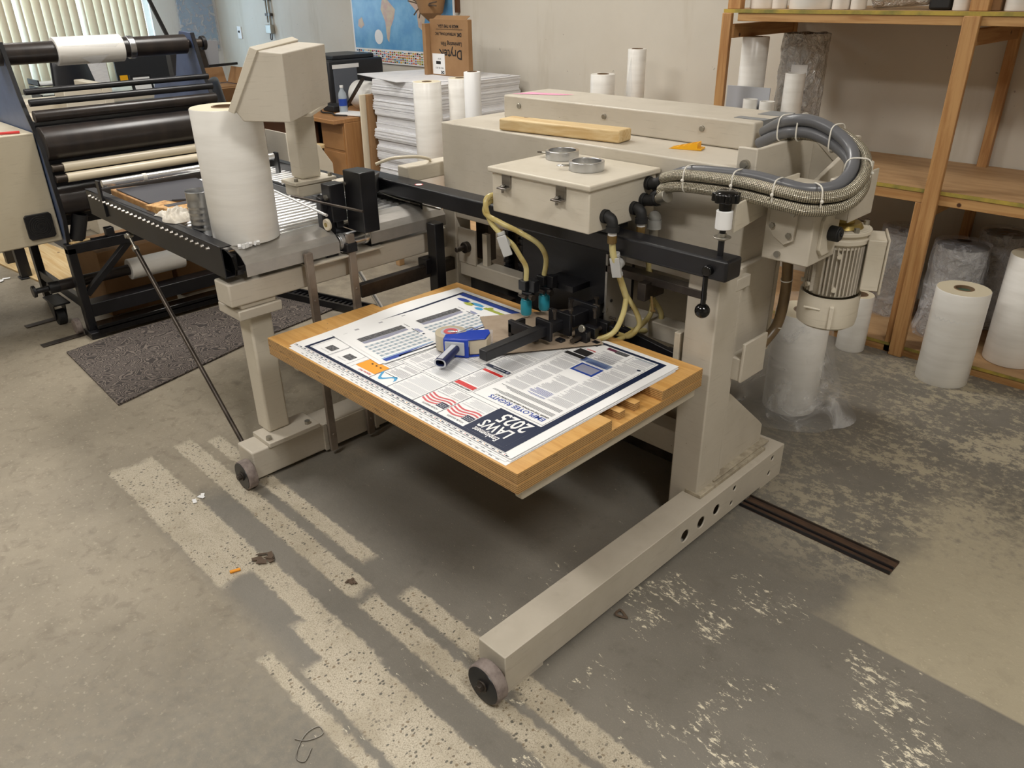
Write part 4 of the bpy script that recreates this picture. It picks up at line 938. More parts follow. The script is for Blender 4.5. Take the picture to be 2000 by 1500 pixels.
MB().tube([(*loc(-.04, -.01), z0+.060), (*loc(-.01, -.005), z0+.062), (*loc(.015, .03), z0+.060), (*loc(.03, .035), z0+.050)], .002, 8).build('wire_guide', 'chrome', TD)
MB().prism([loc(.070, .0), loc(.086, .004), loc(.082, .03), loc(.070, .03)], 'z', z0+.004, z0+.056).build('cutter_flap', 'clearfilm', TD)

# ---- things on top of the machine
R = RZ(math.atan2(.064, .494))
lw = MB().obox((-1.870, 2.098, 1.1345+.021), (.50, .080, .040), R)
solo(lw, 'wood_offcut', 'pinenew', 'pale pine two by four offcut lying on the machine cover', 'wood', bevel=.006, seg=3)
for (x, y, a, lb) in ((-1.715, 1.925, 3.5, 'aluminium shaft collar, the far one on the suction box lid, wing bolt pointing left'), (-1.545, 1.845, 3.9, 'aluminium shaft collar, the near one on the suction box lid, with ring bolt')):
    T = thing('shaft_collar', lb, 'collar', (x, y, 1.1005), 'shaft collars on the suction box')
    MB().rings([(.0445, 0), (.054, 0), (.054, .027), (.0445, .027)], (x, y, 1.1005), (0, 0, 1), 64, closed=True).build('ring', 'alu', T, bevel=.001)
    d = Vector((math.cos(a), math.sin(a), 0)); p = Vector((x, y, 1.114))+d*.053
    MB().cyl(p-d*.012, p+d*.022, .0035, seg=10).build('bolt', 'zinc', T)
    q = p+d*.024; s_ = Vector((-d.y, d.x, 0)); 
    if y > 1.9: MB().obox(q+s_*.007+Vector((0, 0, .003)), (.014, .010, .004), RZ(a+.5)).obox(q-s_*.007, (.014, .010, .004), RZ(a-.5)).build('wing_nut', 'darksteel', T, bevel=.0015)
    else: MB().tube([q+s_*(.009*math.cos(t))*1+d*(.012*math.sin(t)) for t in [2*PI*k/12 for k in range(12)]], .0018, 8, sub=2, closed=True).build('ring_pull', 'chrome', T)
    MB().cyl(Vector((x, y, 1.114))-d*.052, Vector((x, y, 1.114))-d*.034, .004, seg=10).build('set_screw', 'zinc', T)
# yellow plastic wedge
Tw = thing('plastic_wedge', 'small yellow plastic door wedge on the machine cover', 'wedge', (-1.40, 2.15, 1.135))
a0_ = Vector((-1.452, 2.132, 1.1345)); d = Vector((.095, .030, 0)).normalized(); s_ = Vector((-d.y, d.x, 0)); L = .092
for o_ in (-.020, 0, .020):
    p0 = a0_+s_*(o_*1+.022); MB().add([p0-s_*.002, p0+s_*.002, p0+d*L-s_*.002, p0+d*L+s_*.002, p0+d*L+Vector((0, 0, .022))-s_*.002, p0+d*L+Vector((0, 0, .022))+s_*.002],
        [(0, 2, 4), (1, 5, 3), (0, 1, 3, 2), (2, 3, 5, 4), (0, 4, 5, 1)]).build('side', 'yellow', Tw)
m_ = MB()
for t in (.3, .5, .7, .97): m_.obox(a0_+s_*.022+d*(L*t)+Vector((0, 0, .011*t)), (.004, .042, .022*t), Matrix.Rotation(math.atan2(d.y, d.x), 3, 'Z'))
m_.obox(a0_+s_*.022+d*(L+.006)+Vector((0, 0, .003)), (.014, .044, .005), Matrix.Rotation(math.atan2(d.y, d.x), 3, 'Z')); m_.build('ribs', 'yellow', Tw)
solo(MB().add([(-2.31, 2.285, 1.2212), (-2.13, 2.37, 1.2212), (-2.09, 2.41, 1.2225), (-2.27, 2.36, 1.2225)], [(0, 1, 2, 3)]), 'pink_note', 'pink', 'pink paper slip lying on the top cover of the machine', 'paper', fix=False)
# ================================================================== roller conveyor
CV = thing('roller_conveyor', 'black framed gravity roller conveyor with steel end plates, behind the feeder', 'conveyor', (-2.93, 1.45, .765))
def chan(y0, y1, z0, z1, x0, x1, nm='side_rail', mt='black'):
    return MB().box(x0, x1, y0, y0+.004, z0, z1).box(x0, x1, y0, y1, z1-.004, z1).box(x0, x1, y0, y1, z0, z0+.004).build(nm, mt, CV, bevel=.0015)
r1 = chan(1.02, 1.058, .775, .878, -3.53, -2.34)
chan(1.60, 1.635, .79, .875, -3.53, -2.45)
r3 = chan(1.845, 1.88, .79, .880, -3.53, -2.36)
m_ = MB()
for i in range(28): m_.cyl((-3.48+i*.039, 1.020, .858), (-3.48+i*.039, 1.010, .858), .0062, .0045, 8)
for o in loose(m_, 'axle_bolt', 'steel', r1): pass
for i in range(28):
    x = -3.48+i*.0385
    MB().cyl((x, 1.060, .836), (x, 1.598, .836), .015, seg=16).build('roller', 'chrome', CV)
    MB().cyl((x, 1.638, .836), (x, 1.845, .836), .015, seg=16).build('roller', 'chrome', CV)
MB().box(-3.5, -2.4, 1.06, 1.6, .78, .785).box(-3.5, -2.4, 1.638, 1.845, .78, .785).build('drip_tray', 'blackmat', CV)
def endplate(y0, y1):
    pr = [(-2.425, .853), (-2.38, .8475), (-2.345, .830), (-2.327, .813), (-2.3235, .809), (-2.323, .768), (-2.3255, .768), (-2.326, .808), (-2.330, .8115), (-2.347, .8275), (-2.382, .8445), (-2.425, .8505)]
    return MB().prism(pr, 'y', y0, y1).build('end_plate', 'steelplate', CV, bevel=0, angle=12)
endplate(1.085, 1.44); endplate(1.575, 1.93)
MB().prism([(-2.42, .80), (-2.34, .775), (-2.33, .80), (-2.345, .838), (-2.38, .852), (-2.42, .852)], 'y', 1.052, 1.060).build('end_bracket', 'blackgloss', CV, bevel=.001)
MB().box(-2.42, -2.345, 1.06, 1.085, .775, .79).box(-2.395, -2.37, 1.062, 1.08, .79, .835).build('end_bracket', 'black', CV)
loose(MB().cyl((-2.328, 1.425, .782), (-2.325, 1.425, .782), .005, seg=10).cyl((-2.328, 1.60, .782), (-2.325, 1.60, .782), .005, seg=10), 'screw', 'darksteel', CV)
loose(MB().box(-2.40, -2.335, 1.395, 1.44, .748, .767).box(-2.40, -2.335, 1.58, 1.62, .748, .767), 'foot_block', 'black', CV)
# delivery roller between the plates
MB().cyl((-2.345, 1.445, .80), (-2.345, 1.57, .80), .026, seg=32).build('delivery_roller', 'alu', CV, bevel=.002)
loose(MB().cyl((-2.345, 1.452, .80), (-2.345, 1.466, .80), .0285, seg=32).cyl((-2.345, 1.55, .80), (-2.345, 1.562, .80), .0285, seg=32), 'roller_ring', 'chrome', CV)
MB().box(-2.36, -2.30, 1.455, 1.50, .765, .80).build('roller_bearing', 'black', CV, bevel=.004)
MB().cyl((-2.36, 1.418, .865), (-2.36, 1.43, .865), .021, seg=28).build('pinch_wheel', 'creamroll', CV, bevel=.003)
MB().cyl((-2.36, 1.416, .865), (-2.36, 1.432, .865), .008, seg=20).build('wheel_hub', 'brass', CV)
MB().box(-2.41, -2.375, 1.418, 1.468, .815, .955).box(-2.41, -2.36, 1.43, 1.45, .85, .88).box(-2.40, -2.37, 1.468, 1.50, .84, .90).build('nip_bracket', 'black', CV, bevel=.004)
# chrome rods and bar over the rollers
MB().cyl((-2.25, 1.36, .93), (-2.60, 1.37, .955), .005, seg=10).build('guide_rod', 'chrome', CV)
MB().cyl((-2.20, 1.47, .93), (-2.50, 1.38, .95), .0045, seg=10).build('guide_rod', 'darksteel', CV)
MB().tube([(-2.66, 1.85, .93), (-2.60, 1.83, .88), (-2.56, 1.815, .875), (-2.45, 1.83, .862), (-2.33, 1.86, .85), (-2.29, 1.88, .845)], .004, 8, sub=5).build('wire_guide', 'zinc', CV)
MB().prism([(1.60, .862), (1.66, .858), (1.69, .866), (1.69, .870), (1.60, .868)], 'x', -2.62, -2.43).cyl((-2.53, 1.64, .868), (-2.53, 1.64, .882), .007, seg=6).build('deflector_plate', 'blackmat', CV)
m_ = MB()
for i in range(7): m_.sphere((-2.98+i*.052, 1.617, .884), .010, seg=14)
loose(m_, 'ball_bearing', 'chrome', CV)
# chrome hold down roller at the far end on two uprights
MB().cyl((-3.34, 1.03, .925), (-3.34, 1.78, .925), .014, seg=20).build('hold_down_roller', 'chrome', CV)
loose(MB().box(-3.355, -3.325, 1.012, 1.02, .80, .94).box(-3.355, -3.325, 1.79, 1.80, .80, .94), 'roller_arm', 'black', CV)
MB().cyl((-3.34, 1.19, .925), (-3.34, 1.205, .925), .0155, seg=20).build('roller_ring', 'zip', CV)
# prop rods
st = thing('prop_rod', 'slanted chrome prop rod from conveyor rail down to the left foot beam', 'prop', (-2.52, 1.06, .0))
MB().cyl((-2.52, 1.055, .03), (-3.13, 1.03, .70), .0085, seg=18).build('rod', 'darksteel', st)
MB().cyl((-3.13, 1.03, .70), (-3.17, 1.03, .745), .005, seg=12).cyl((-3.128, 1.03, .70), (-3.138, 1.03, .711), .013, seg=14).sphere((-3.175, 1.03, .75), .013, seg=16).cyl((-3.175, 1.015, .75), (-3.175, 1.045, .75), .009, seg=6).build('rod_end', 'zinc', st)
MB().cyl((-3.175, 1.04, .75), (-3.175, 1.06, .79), .006, seg=10).build('mount_stud', 'zinc', st)
st = thing('prop_rod', 'slanted chrome prop rod seen between the hanging guide bars and the plywood', 'prop', (-2.42, 1.90, .0))
MB().cyl((-2.46, 1.88, .06), (-3.10, 1.85, .70), .011, seg=18).build('rod', 'chrome', st)
MB().sphere((-3.12, 1.85, .72), .013, seg=16).cyl((-3.12, 1.83, .72), (-3.12, 1.86, .79), .006, seg=10).build('rod_end', 'zinc', st)
MB().box(-2.47, -2.44, 1.85, 1.91, 0.0, .06).build('foot', 'zinc', st)

# ================================================================== console on its column
CN = thing('control_console', 'cream wedge-shaped control console on a square column above the conveyor', 'control panel', (-2.50, 1.47, .94))
MB().box(-2.555, -2.47, 1.39, 1.535, .945, .985).build('base_block', 'putty2', CN, bevel=.005, seg=3)
MB().box(-2.562, -2.463, 1.382, 1.548, .987, .999).build('base_flange', 'putty2', CN, bevel=.002)
loose(MB().cyl((-2.485, 1.397, .999), (-2.485, 1.397, 1.009), .008, seg=6).cyl((-2.485, 1.535, .999), (-2.485, 1.535, 1.011), .008, seg=6), 'bolt', 'zinc', CN)
MB().box(-2.57, -2.495, 1.428, 1.508, .999, 1.236).build('column', 'putty2', CN, bevel=.009, seg=4)
FH = Vector((math.sin(-.795), math.cos(-.795), 0)); RH = Vector((math.cos(-.795), math.sin(.795), 0))
def LD(l, d, z): v = RH*l + FH*d; return Vector((v.x, v.y, z))
# the housing stands turned about 45 degrees on its column; l across, d along its depth
sec = [(-.800, 1.284), (-.779, 1.253), (-.640, 1.248), (-.639, 1.436), (-.713, 1.444)]
MB().add([LD(l, 2.405, z) for l, z in sec] + [LD(l+.02*(k in (2, 3)), 2.888, z-.004) for k, (l, z) in enumerate(sec)], [(0, 1, 2, 3, 4), (9, 8, 7, 6, 5)] + [(k, (k+1) % 5, 5+(k+1) % 5, 5+k) for k in range(5)]).build('housing', 'putty', CN, bevel=.003)
pn = [(-.818, 1.284), (-.800, 1.276), (-.706, 1.446), (-.727, 1.456)]
MB().add([LD(l, 2.398, z) for l, z in pn] + [LD(l, 2.893, z) for l, z in pn], [(0, 1, 2, 3), (7, 6, 5, 4)] + [(k, (k+1) % 4, 4+(k+1) % 4, 4+k) for k in range(4)]).build('front_panel', 'putty2', CN, bevel=.002)
MB().add([LD(l, d, z) for d in (2.60, 2.86) for l, z in ((-.66, 1.236), (-.625, 1.236), (-.625, 1.248), (-.66, 1.248))], [(0, 1, 2, 3), (7, 6, 5, 4)] + [(k, (k+1) % 4, 4+(k+1) % 4, 4+k) for k in range(4)]).build('mount_flange', 'putty2', CN, bevel=.002)
# cream arm carrying the console, running to the feeder
solo(MB().box(-2.545, -2.475, 1.88, 2.30, .915, .975), 'carrier_beam', 'putty2', 'cream horizontal box beam between the black bar end and the feeder cover', 'beam', base=(-2.51, 2.1, .915), bevel=.006, seg=3)
solo(MB().box(-2.535, -2.485, 1.5495, 1.64, .93, .972), 'carrier_beam', 'putty2', 'short cream beam stub between console foot and black bar post', 'beam', base=(-2.51, 1.6, .93), bevel=.005, seg=3)
solo(MB().tube([(-2.56, 1.79, .99), (-2.52, 1.84, 1.01), (-2.48, 1.92, 1.01), (-2.48, 1.98, .995), (-2.51, 2.02, .98)], .006, 12), 'signal_cable', 'creamroll', 'white cable arching over the cream beam behind the black bar', 'cable')

# ================================================================== film rolls
def film_roll(label, c, r, h, core=.038, mats=('rollfilm', 'core', 'filmend'), group=None, name='film_roll', tilt=(0, 0, 0), wrinkle=False, corelen=None, plug=None):
    T = thing(name, label, 'film roll', (0, 0, 0), group); ORG[T.name] = Vector((0, 0, 0))
    b = MB(); 
    b.rings([(core, 0), (r-.002, 0), (r, .003), (r, h-.003), (r-.002, h), (core, h)], (0, 0, 0), (0, 0, 1), 64, 0)
    b.m = [1 if False else 0 for _ in b.m]
    n = 64
    for k, (fi, f) in enumerate(zip(b.f, b.f)):
        j = k//n
        if j in (4, 0): b.m[k] = 1
    f = b.build('film', [mats[0], mats[2]], T)
    cr = MB().rings([(core-.006, .001), (core, .001), (core, h+(.002 if corelen is None else corelen)), (core-.006, h+(.002 if corelen is None else corelen))], (0, 0, 0), (0, 0, 1), 40, closed=True)
    cr.build('core', mats[1], T)
    if plug: MB().cyl((0, 0, h-.05), (0, 0, h-.01), core-.007, seg=32).build('core_plug', plug, T)
    if wrinkle:
        vs = []; zs = [h*.70, h*.735, h*.77]; m_ = MB(); k = 0
        for i in range(60):
            a = 2*PI*i/60; z = h*.72 + (.007 if i % 2 else -.007); b_ = 2*PI*(i+1)/60; z2 = h*.72 + (-.007 if i % 2 else .007)
            m_.add([Vector(((r+.0006)*math.cos(a), (r+.0006)*math.sin(a), z)), Vector(((r+.0006)*math.cos(b_), (r+.0006)*math.sin(b_), z2)), Vector(((r+.0006)*math.cos(b_), (r+.0006)*math.sin(b_), z2+.0025)), Vector(((r+.0006)*math.cos(a), (r+.0006)*math.sin(a), z+.0025))], [(0, 1, 2, 3)], 0, True)
        m_.build('crease_band', 'rollfilm2', T, fix=False)
    T.location = c; T.rotation_euler = tilt
    return T
def wrap(T, r, h, mat='wrap', amp=.008, top=True, flare=0, seed=1, knot=False, name='plastic_wrap'):
    rnd = random.Random(seed); nz, ns = 22, 48; m_ = MB(); vs = []
    ph = [(rnd.randint(2, 9), rnd.uniform(0, 6.28), rnd.uniform(4, 18), rnd.uniform(0, 6.28)) for _ in range(9)]
    rows = [(r+.004+flare*(1-j/nz)**2.2, h*1.01*j/nz) for j in range(nz+1)]
    if top: rows += [(r*.9, h*1.02), (r*.6, h*1.025), (r*.25, h*(1.03+(.06 if knot else 0)))] + ([(r*.08, h*1.16), (r*.22, h*1.22)] if knot else [])
    for (rr, z) in rows:
        for i in range(ns):
            a = 2*PI*i/ns; q = sum(math.sin(k*a+p+w_*z*2)*math.cos(w_*z*1.7+p2) for k, p, w_, p2 in ph)/9
            rad = rr + abs(q)*amp*2.2 + (flare*.35*max(0, math.sin(3*a+1))*(1-min(z/h, 1))**2)
            vs.append((rad*math.cos(a), rad*math.sin(a), max(.001, z+(q*amp*.5 if z > .01 else 0))))
    R_ = len(rows)
    m_.add(vs, [(j*ns+i, j*ns+(i+1) % ns, (j+1)*ns+(i+1) % ns, (j+1)*ns+i) for j in range(R_-1) for i in range(ns)], 0, True)
    o = m_.build(name, mat, None, fix=False, angle=60); o.parent = T; return o
film_roll('big upright white film roll standing on the conveyor end by the console', (-2.476, 1.18, .8525), .109, .420, .042)
T = film_roll('white film roll in a loose clear bag on the floor below the motor', (-1.251, 2.868, 0), .107, .43, .040)
wrap(T, .112, .46, 'bag', .012, True, .115, 5, name='poly_bag')
film_roll('small short film roll on the floor left of the wooden shelf post', (-1.318, 3.61, 0), .066, .276, .036)
film_roll('white film roll with green core plug on the floor before the shelf', (-.880, 3.565, 0), .106, .426, .040, plug='coregreen', wrinkle=True)
film_roll('tall white film roll standing on the bottom shelf at the right edge', (-.70, 3.86, .052), .108, .49, .038, wrinkle=False)
T = film_roll('plastic wrapped film roll on the bottom shelf left of the middle post', (-1.33, 4.10, .052), .100, .42, .04, mats=('silverwrap', 'core', 'silverwrap')); wrap(T, .103, .44, 'wrap', .012, True, .01, 2)
T = film_roll('plastic wrapped film roll with dark hole right behind the middle post', (-1.03, 3.97, .052), .112, .44, .036, mats=('silverwrap', 'ink', 'darksteel')); wrap(T, .115, .45, 'wrap', .010, True, .01, 3)
T = film_roll('plastic wrapped film roll at the back of the bottom shelf under the rear stud', (-.93, 4.235, .052), .095, .46, .036, mats=('silverwrap', 'core', 'darksteel')); wrap(T, .102, .47, 'wrap', .008, True, .0, 4)
T = film_roll('wrapped film roll at the right end of the bottom shelf, cut by the photo edge', (-.50, 4.05, .052), .11, .36, .036, mats=('silverwrap', 'core', 'silverwrap')); wrap(T, .114, .37, 'wrap', .012, True, .02, 6)
T = film_roll('wrapped film roll at the far left of the bottom shelf behind the motor', (-1.66, 4.15, .052), .10, .40, .036, mats=('silverwrap', 'core', 'silverwrap')); wrap(T, .103, .42, 'wrap', .012, True, .03, 8)
solo(MB().sphere((-.50, 3.76, .10), .045, seg=20, sc=(1.1, .9, .85)), 'plastic_bundle', 'bag', 'crumpled clear plastic lying on the bottom shelf at the right edge', 'plastic')
# rolls behind the feeder and beside the board stacks
film_roll('yellowish film roll in front of the board stack, leftmost of three', (-3.89, 3.14, .35), .085, .745, .03, mats=('rollfilm', 'core', 'filmend'), group='film rolls standing by the board stack')
film_roll('film roll between two others in front of the board stack', (-3.77, 3.30, .35), .072, .760, .03, group='film rolls standing by the board stack')
film_roll('slim white film roll in front of the board stack, rightmost of three', (-3.46, 3.12, .35), .047, .825, .028, mats=('rollfilm2', 'core', 'rollfilm2'), group='film rolls standing by the board stack')
solo(MB().box(-4.0, -3.2, 2.85, 3.45, .33, .35).box(-3.98, -3.94, 2.87, 2.91, 0, .33).box(-3.26, -3.22, 2.87, 2.91, 0, .33).box(-3.98, -3.94, 3.39, 3.43, 0, .33).box(-3.26, -3.22, 3.39, 3.43, 0, .33), 'low_table', 'osb', 'low wooden platform under the film rolls behind the feeder', 'table', bevel=.002)
solo(MB().box(-3.6, -2.4, 3.65, 4.2, .70, .73).box(-3.58, -3.53, 3.67, 3.72, 0, .70).box(-2.47, -2.42, 3.67, 3.72, 0, .70).box(-3.58, -3.53, 4.12, 4.17, 0, .70).box(-2.47, -2.42, 4.12, 4.17, 0, .70), 'side_table', 'osb', 'wooden side table hidden behind the machine covers by the wall', 'table', bevel=.002)
film_roll('short white film roll standing by the wall behind the feeder cover', (-3.20, 3.95, .73), .074, .385, .036, mats=('rollfilm', 'core', 'rollfilm'))
T = film_roll('tall slim film roll leaning by the wall behind the feeder cover, clear film hanging off', (-3.08, 4.12, .73), .055, .52, .034, mats=('rollfilm', 'core', 'rollfilm'))
o = MB().add([(.0, -.056, .48), (-.09, -.05, .02), (-.02, -.06, .0), (.02, -.057, .3)], [(0, 1, 2, 3)]).build('loose_film', 'clearfilm', None, fix=False); o.parent = T

# ---- things on the conveyor
solo(MB().prism([(-3.40, 1.075), (-3.04, 1.075), (-3.03, 1.20), (-3.06, 1.33), (-3.34, 1.34)], 'z', .851, .888), 'wood_slab', 'study', 'dark rough wooden slab under the black sheet on the conveyor', 'wood', bevel=.004)
solo(MB().prism([(-3.36, 1.085), (-3.02, 1.080), (-2.99, 1.20), (-2.98, 1.36), (-3.32, 1.40)], 'z', .889, .893), 'black_sheet', 'blackmat', 'black rubber sheet lying on the wooden slab on the conveyor', 'sheet', bevel=.001)
solo(MB().obox((-2.925, 1.118, .8745), (.17, .085, .042), RZ(.28)), 'wood_block', 'pineend', 'small sawn wooden block with visible end grain on the conveyor', 'wood', bevel=.002)
solo(MB().tube([(-2.98, 1.15, .899), (-2.93, 1.22, .901), (-2.90, 1.32, .905), (-2.88, 1.42, .906)], .004, 8), 'rubber_strip', 'blackmat', 'bent black rubber strip lying on the black sheet', 'strip')
solo(MB().box(-2.94, -2.90, 1.10, 1.30, .894, .897), 'rubber_strip', 'blackmat', 'straight black strip along the edge of the black sheet', 'strip', bevel=.001)
rg = MB(); n = 26; vs = []
rr = random.Random(4); ph = [(rr.uniform(15, 60), rr.uniform(15, 60), rr.uniform(0, 6)) for _ in range(6)]
for j in range(n+1):
    for i in range(n+1):
        u, v = i/n, j/n; x = -2.885+.17*u; y = 1.035+.10*v + .012*math.sin(u*7)
        e = min(u, 1-u, v, 1-v)*2; vs.append((x, y, .8795+ .030*(e**.5)*(1+.6*sum(math.sin(a*u+b*v+c) for a, b, c in ph)/6)))
rg.add(vs, [(j*(n+1)+i, j*(n+1)+i+1, (j+1)*(n+1)+i+1, (j+1)*(n+1)+i) for j in range(n) for i in range(n)], 0, True)
solo(rg, 'cleaning_rag', 'rag', 'crumpled grey-white cloth rag on the conveyor beside the wooden block', 'rag', fix=False)
ca = thing('metal_can', 'ribbed bare metal can without lid on the conveyor beside the white roll', 'can', (-2.62, 1.10, .851))
pr = [(0, .002), (.040, .002), (.042, 0)]
for k in range(1, 6): pr += [(.040, .02*k-.004), (.042, .02*k), (.040, .02*k+.004)]
pr += [(.040, .145), (.042, .148), (.040, .150), (.039, .146), (.039, .006)]
MB().rings(pr, (-2.62, 1.10, .851), (0, 0, 1), 40).build('body', 'alu', ca, angle=60)
solo(MB().add([(-2.66, 1.20, .852), (-2.60, 1.26, .852), (-2.72, 1.34, 1.03), (-2.78, 1.27, 1.03)], [(0, 1, 2, 3)]), 'film_scrap', 'clearfilm', 'clear film sheet standing up between can and white roll', 'film', fix=False)
rr = random.Random(9); sc = MB()
for k in range(9):
    x, y = -2.375+rr.uniform(-.01, .01), 1.10+k*.009; sc.obox((x, y, .857), (.010, .014, .008), Matrix.Rotation(rr.uniform(0, 3), 3, 'Z') @ Matrix.Rotation(rr.uniform(0, 3), 3, 'X'))
solo(sc, 'paper_scrap', 'white', 'crumpled white tissue scrap on the steel end plate', 'scrap', fix=False)
# ================================================================== laminator on the left
LM = thing('laminator', 'black roll laminator with blue-grey side plates and stacked rollers, left of the conveyor', 'laminator', (-4.4, 1.5, 0))
def plate(y0, y1, nm='side_plate'):
    o = MB().prism([(-5.10, .45), (-4.24, .45), (-4.18, .62), (-4.22, .95), (-4.31, 1.09), (-4.35, 1.17), (-4.42, 1.40), (-4.56, 1.405), (-4.64, 1.30), (-4.71, 1.17), (-5.03, 1.12), (-5.10, 1.0)], 'y', y0, y1, 0).build(nm, ['blueblack'], LM, bevel=.002)
    return o
plate(1.075, 1.087); plate(1.985, 1.997)
MB().prism([(-4.225, .46), (-4.17, .62), (-4.21, .95), (-4.30, 1.09), (-4.34, 1.17), (-4.41, 1.40), (-4.42, 1.40), (-4.35, 1.17), (-4.31, 1.09), (-4.22, .95), (-4.18, .62), (-4.24, .45)], 'y', 1.072, 1.09).build('edge_trim', 'black', LM)
MB().prism([(-4.225, .46), (-4.17, .62), (-4.21, .95), (-4.30, 1.09), (-4.34, 1.17), (-4.41, 1.40), (-4.42, 1.40), (-4.35, 1.17), (-4.31, 1.09), (-4.22, .95), (-4.18, .62), (-4.24, .45)], 'y', 1.982, 2.0).build('edge_trim', 'black', LM)
def rol(nm, x, z, r, mt, y0=1.09, y1=1.98, seg=40): return MB().cyl((x, y0, z), (x, y1, z), r, seg=seg).build(nm, mt, LM, bevel=.002)
sh = rol('unwind_shaft', -4.455, 1.345, .048, 'darkroll', 1.03, 1.96)
rol('film_supply_roll', -4.455, 1.345, .064, 'rollfilm', 1.31, 1.625)
rol('shaft_collar', -4.455, 1.345, .054, 'alu', 1.655, 1.685); rol('shaft_end', -4.455, 1.345, .022, 'darksteel', 1.96, 2.05); rol('brake_knob', -4.455, 1.345, .036, 'black', 2.05, 2.07)
MB().add([(-4.395, 1.33, 1.37), (-4.39, 1.60, 1.37), (-4.40, 1.47, 1.27)], [(0, 1, 2)]).build('loose_film', 'clearfilm', LM, fix=False)
rol('idler_bar', -4.29, 1.192, .014, 'black'); rol('idler_bar', -4.26, 1.146, .016, 'black')
rol('upper_roller', -4.245, 1.088, .026, 'darkroll'); MB().box(-4.30, -4.26, 1.09, 1.98, 1.045, 1.062).build('heat_plate', 'black', LM)
rol('main_roller', -4.235, .965, .077, 'darkroll'); 
for z, x in ((.858, -4.190), (.811, -4.175)):
    rol('cooling_roller', x, z, .022, 'creamroll', 1.14); rol('roller_journal', x, z, .018, 'darksteel', 1.09, 1.14)
rol('pull_roller', -4.24, .695, .068, 'darkroll')
MB().box(-4.60, -4.55, 1.09, 1.98, .50, 1.02).build('rear_panel', 'black', LM)
MB().box(-4.45, -4.40, 1.09, 1.98, .56, .64).build('cross_member', 'black', LM, bevel=.003)
# frame
MB().box(-4.245, -4.195, 1.06, 1.10, .035, .47).build('leg', 'black', LM, bevel=.003)
MB().box(-4.245, -4.195, 1.96, 2.0, .035, .47).build('leg', 'black', LM, bevel=.003)
MB().box(-4.95, -4.90, 1.06, 1.10, .035, .47).build('leg', 'black', LM, bevel=.003)
MB().box(-4.95, -4.90, 1.96, 2.0, .035, .47).build('leg', 'black', LM, bevel=.003)
MB().box(-4.245, -4.195, 1.06, 2.0, .44, .49).build('front_rail', 'black', LM, bevel=.003)
MB().beam((-4.222, 1.37, .45), (-4.222, 1.10, .22), .03, .035, upv=(1, 0, 0)).build('diagonal_brace', 'black', LM, bevel=.002)
MB().box(-4.95, -4.20, 1.065, 1.095, .15, .20).build('side_rail', 'black', LM, bevel=.003)
MB().box(-4.24, -4.20, 1.09, 1.98, .10, .17).build('front_beam', 'black', LM, bevel=.003)
MB().box(-4.34, -4.27, 1.09, 1.98, .14, .155).build('bottom_shelf', 'black', LM, bevel=.002)
MB().box(-4.26, -4.14, 1.09, 1.98, .045, .055).box(-4.145, -4.14, 1.09, 1.98, .02, .07).build('bottom_tray', 'blackgloss', LM, bevel=.002)
rs = MB().cyl((-4.32, 1.0, .265), (-4.32, 1.95, .265), .028, seg=28).build('rewind_shaft', 'darkroll', LM)
MB().cyl((-4.32, 1.36, .265), (-4.32, 1.655, .265), .056, seg=40).build('film_rewind_roll', 'rollfilm', LM, bevel=.003)
MB().cyl((-4.32, .96, .265), (-4.32, 1.01, .265), .03, seg=20).cyl((-4.32, .90, .265), (-4.32, .96, .265), .014, seg=16).cyl((-4.32, .885, .265), (-4.32, .90, .265), .030, seg=20).build('tension_knob', 'black', LM, bevel=.002)
# casters
def caster(x, y):
    p = MB().box(x-.10, x+.09, y-.035, y+.045, .125, .135).build('caster_plate', 'black', LM, bevel=.002)
    MB().prism([(x-.06, .125), (x+.05, .125), (x+.02, .03), (x-.0, .03)], 'y', y-.03, y-.026).prism([(x-.06, .125), (x+.05, .125), (x+.02, .03), (x-.0, .03)], 'y', y+.026, y+.03).build('caster_fork', 'black', p)
    MB().cyl((x+.01, y-.022, .042), (x+.01, y+.022, .042), .042, seg=32).build('caster_wheel', 'rubber', p, bevel=.004)
caster(-4.52, 1.02); 
MB().cyl((-4.30, 1.02, .042), (-4.30, 1.05, .042), .042, seg=32).build('caster_wheel', 'wheel', LM, bevel=.004)
MB().box(-4.26, -4.15, 1.05, 1.12, .0, .035).build('foot_pad', 'black', LM, bevel=.003)
# cream drive cabinet hanging on the near side
DC = MB().box(-4.95, -4.25, .35, 1.07, .505, 1.02).build('drive_cabinet', 'beige', LM, bevel=.006)
fg = MB(); R = 0
fg.prism([(y, z) for y, z in [(.925, .545), (.935, .535), (1.035, .535), (1.045, .545), (1.045, .645), (1.035, .655), (.935, .655), (.925, .645)]], 'x', -4.25, -4.235)
fg.build('fan_guard', 'black', DC, bevel=.002)
for k in range(5): MB().rings([(.012+.009*k, 0), (.0155+.009*k, 0), (.0155+.009*k, .003), (.012+.009*k, .003)], (-4.235, .985, .595), (1, 0, 0), 32, closed=True).build('fan_ring', 'rubber', DC)
solo(MB().tube([(-4.30, .86, 1.027), (-4.28, .94, 1.028), (-4.27, 1.02, 1.026)], .006, 10).box(-4.31, -4.28, .84, .90, 1.02, 1.03), 'utility_knife', 'red', 'red handled knife lying on the beige cabinet of the laminator', 'knife', bevel=.001)
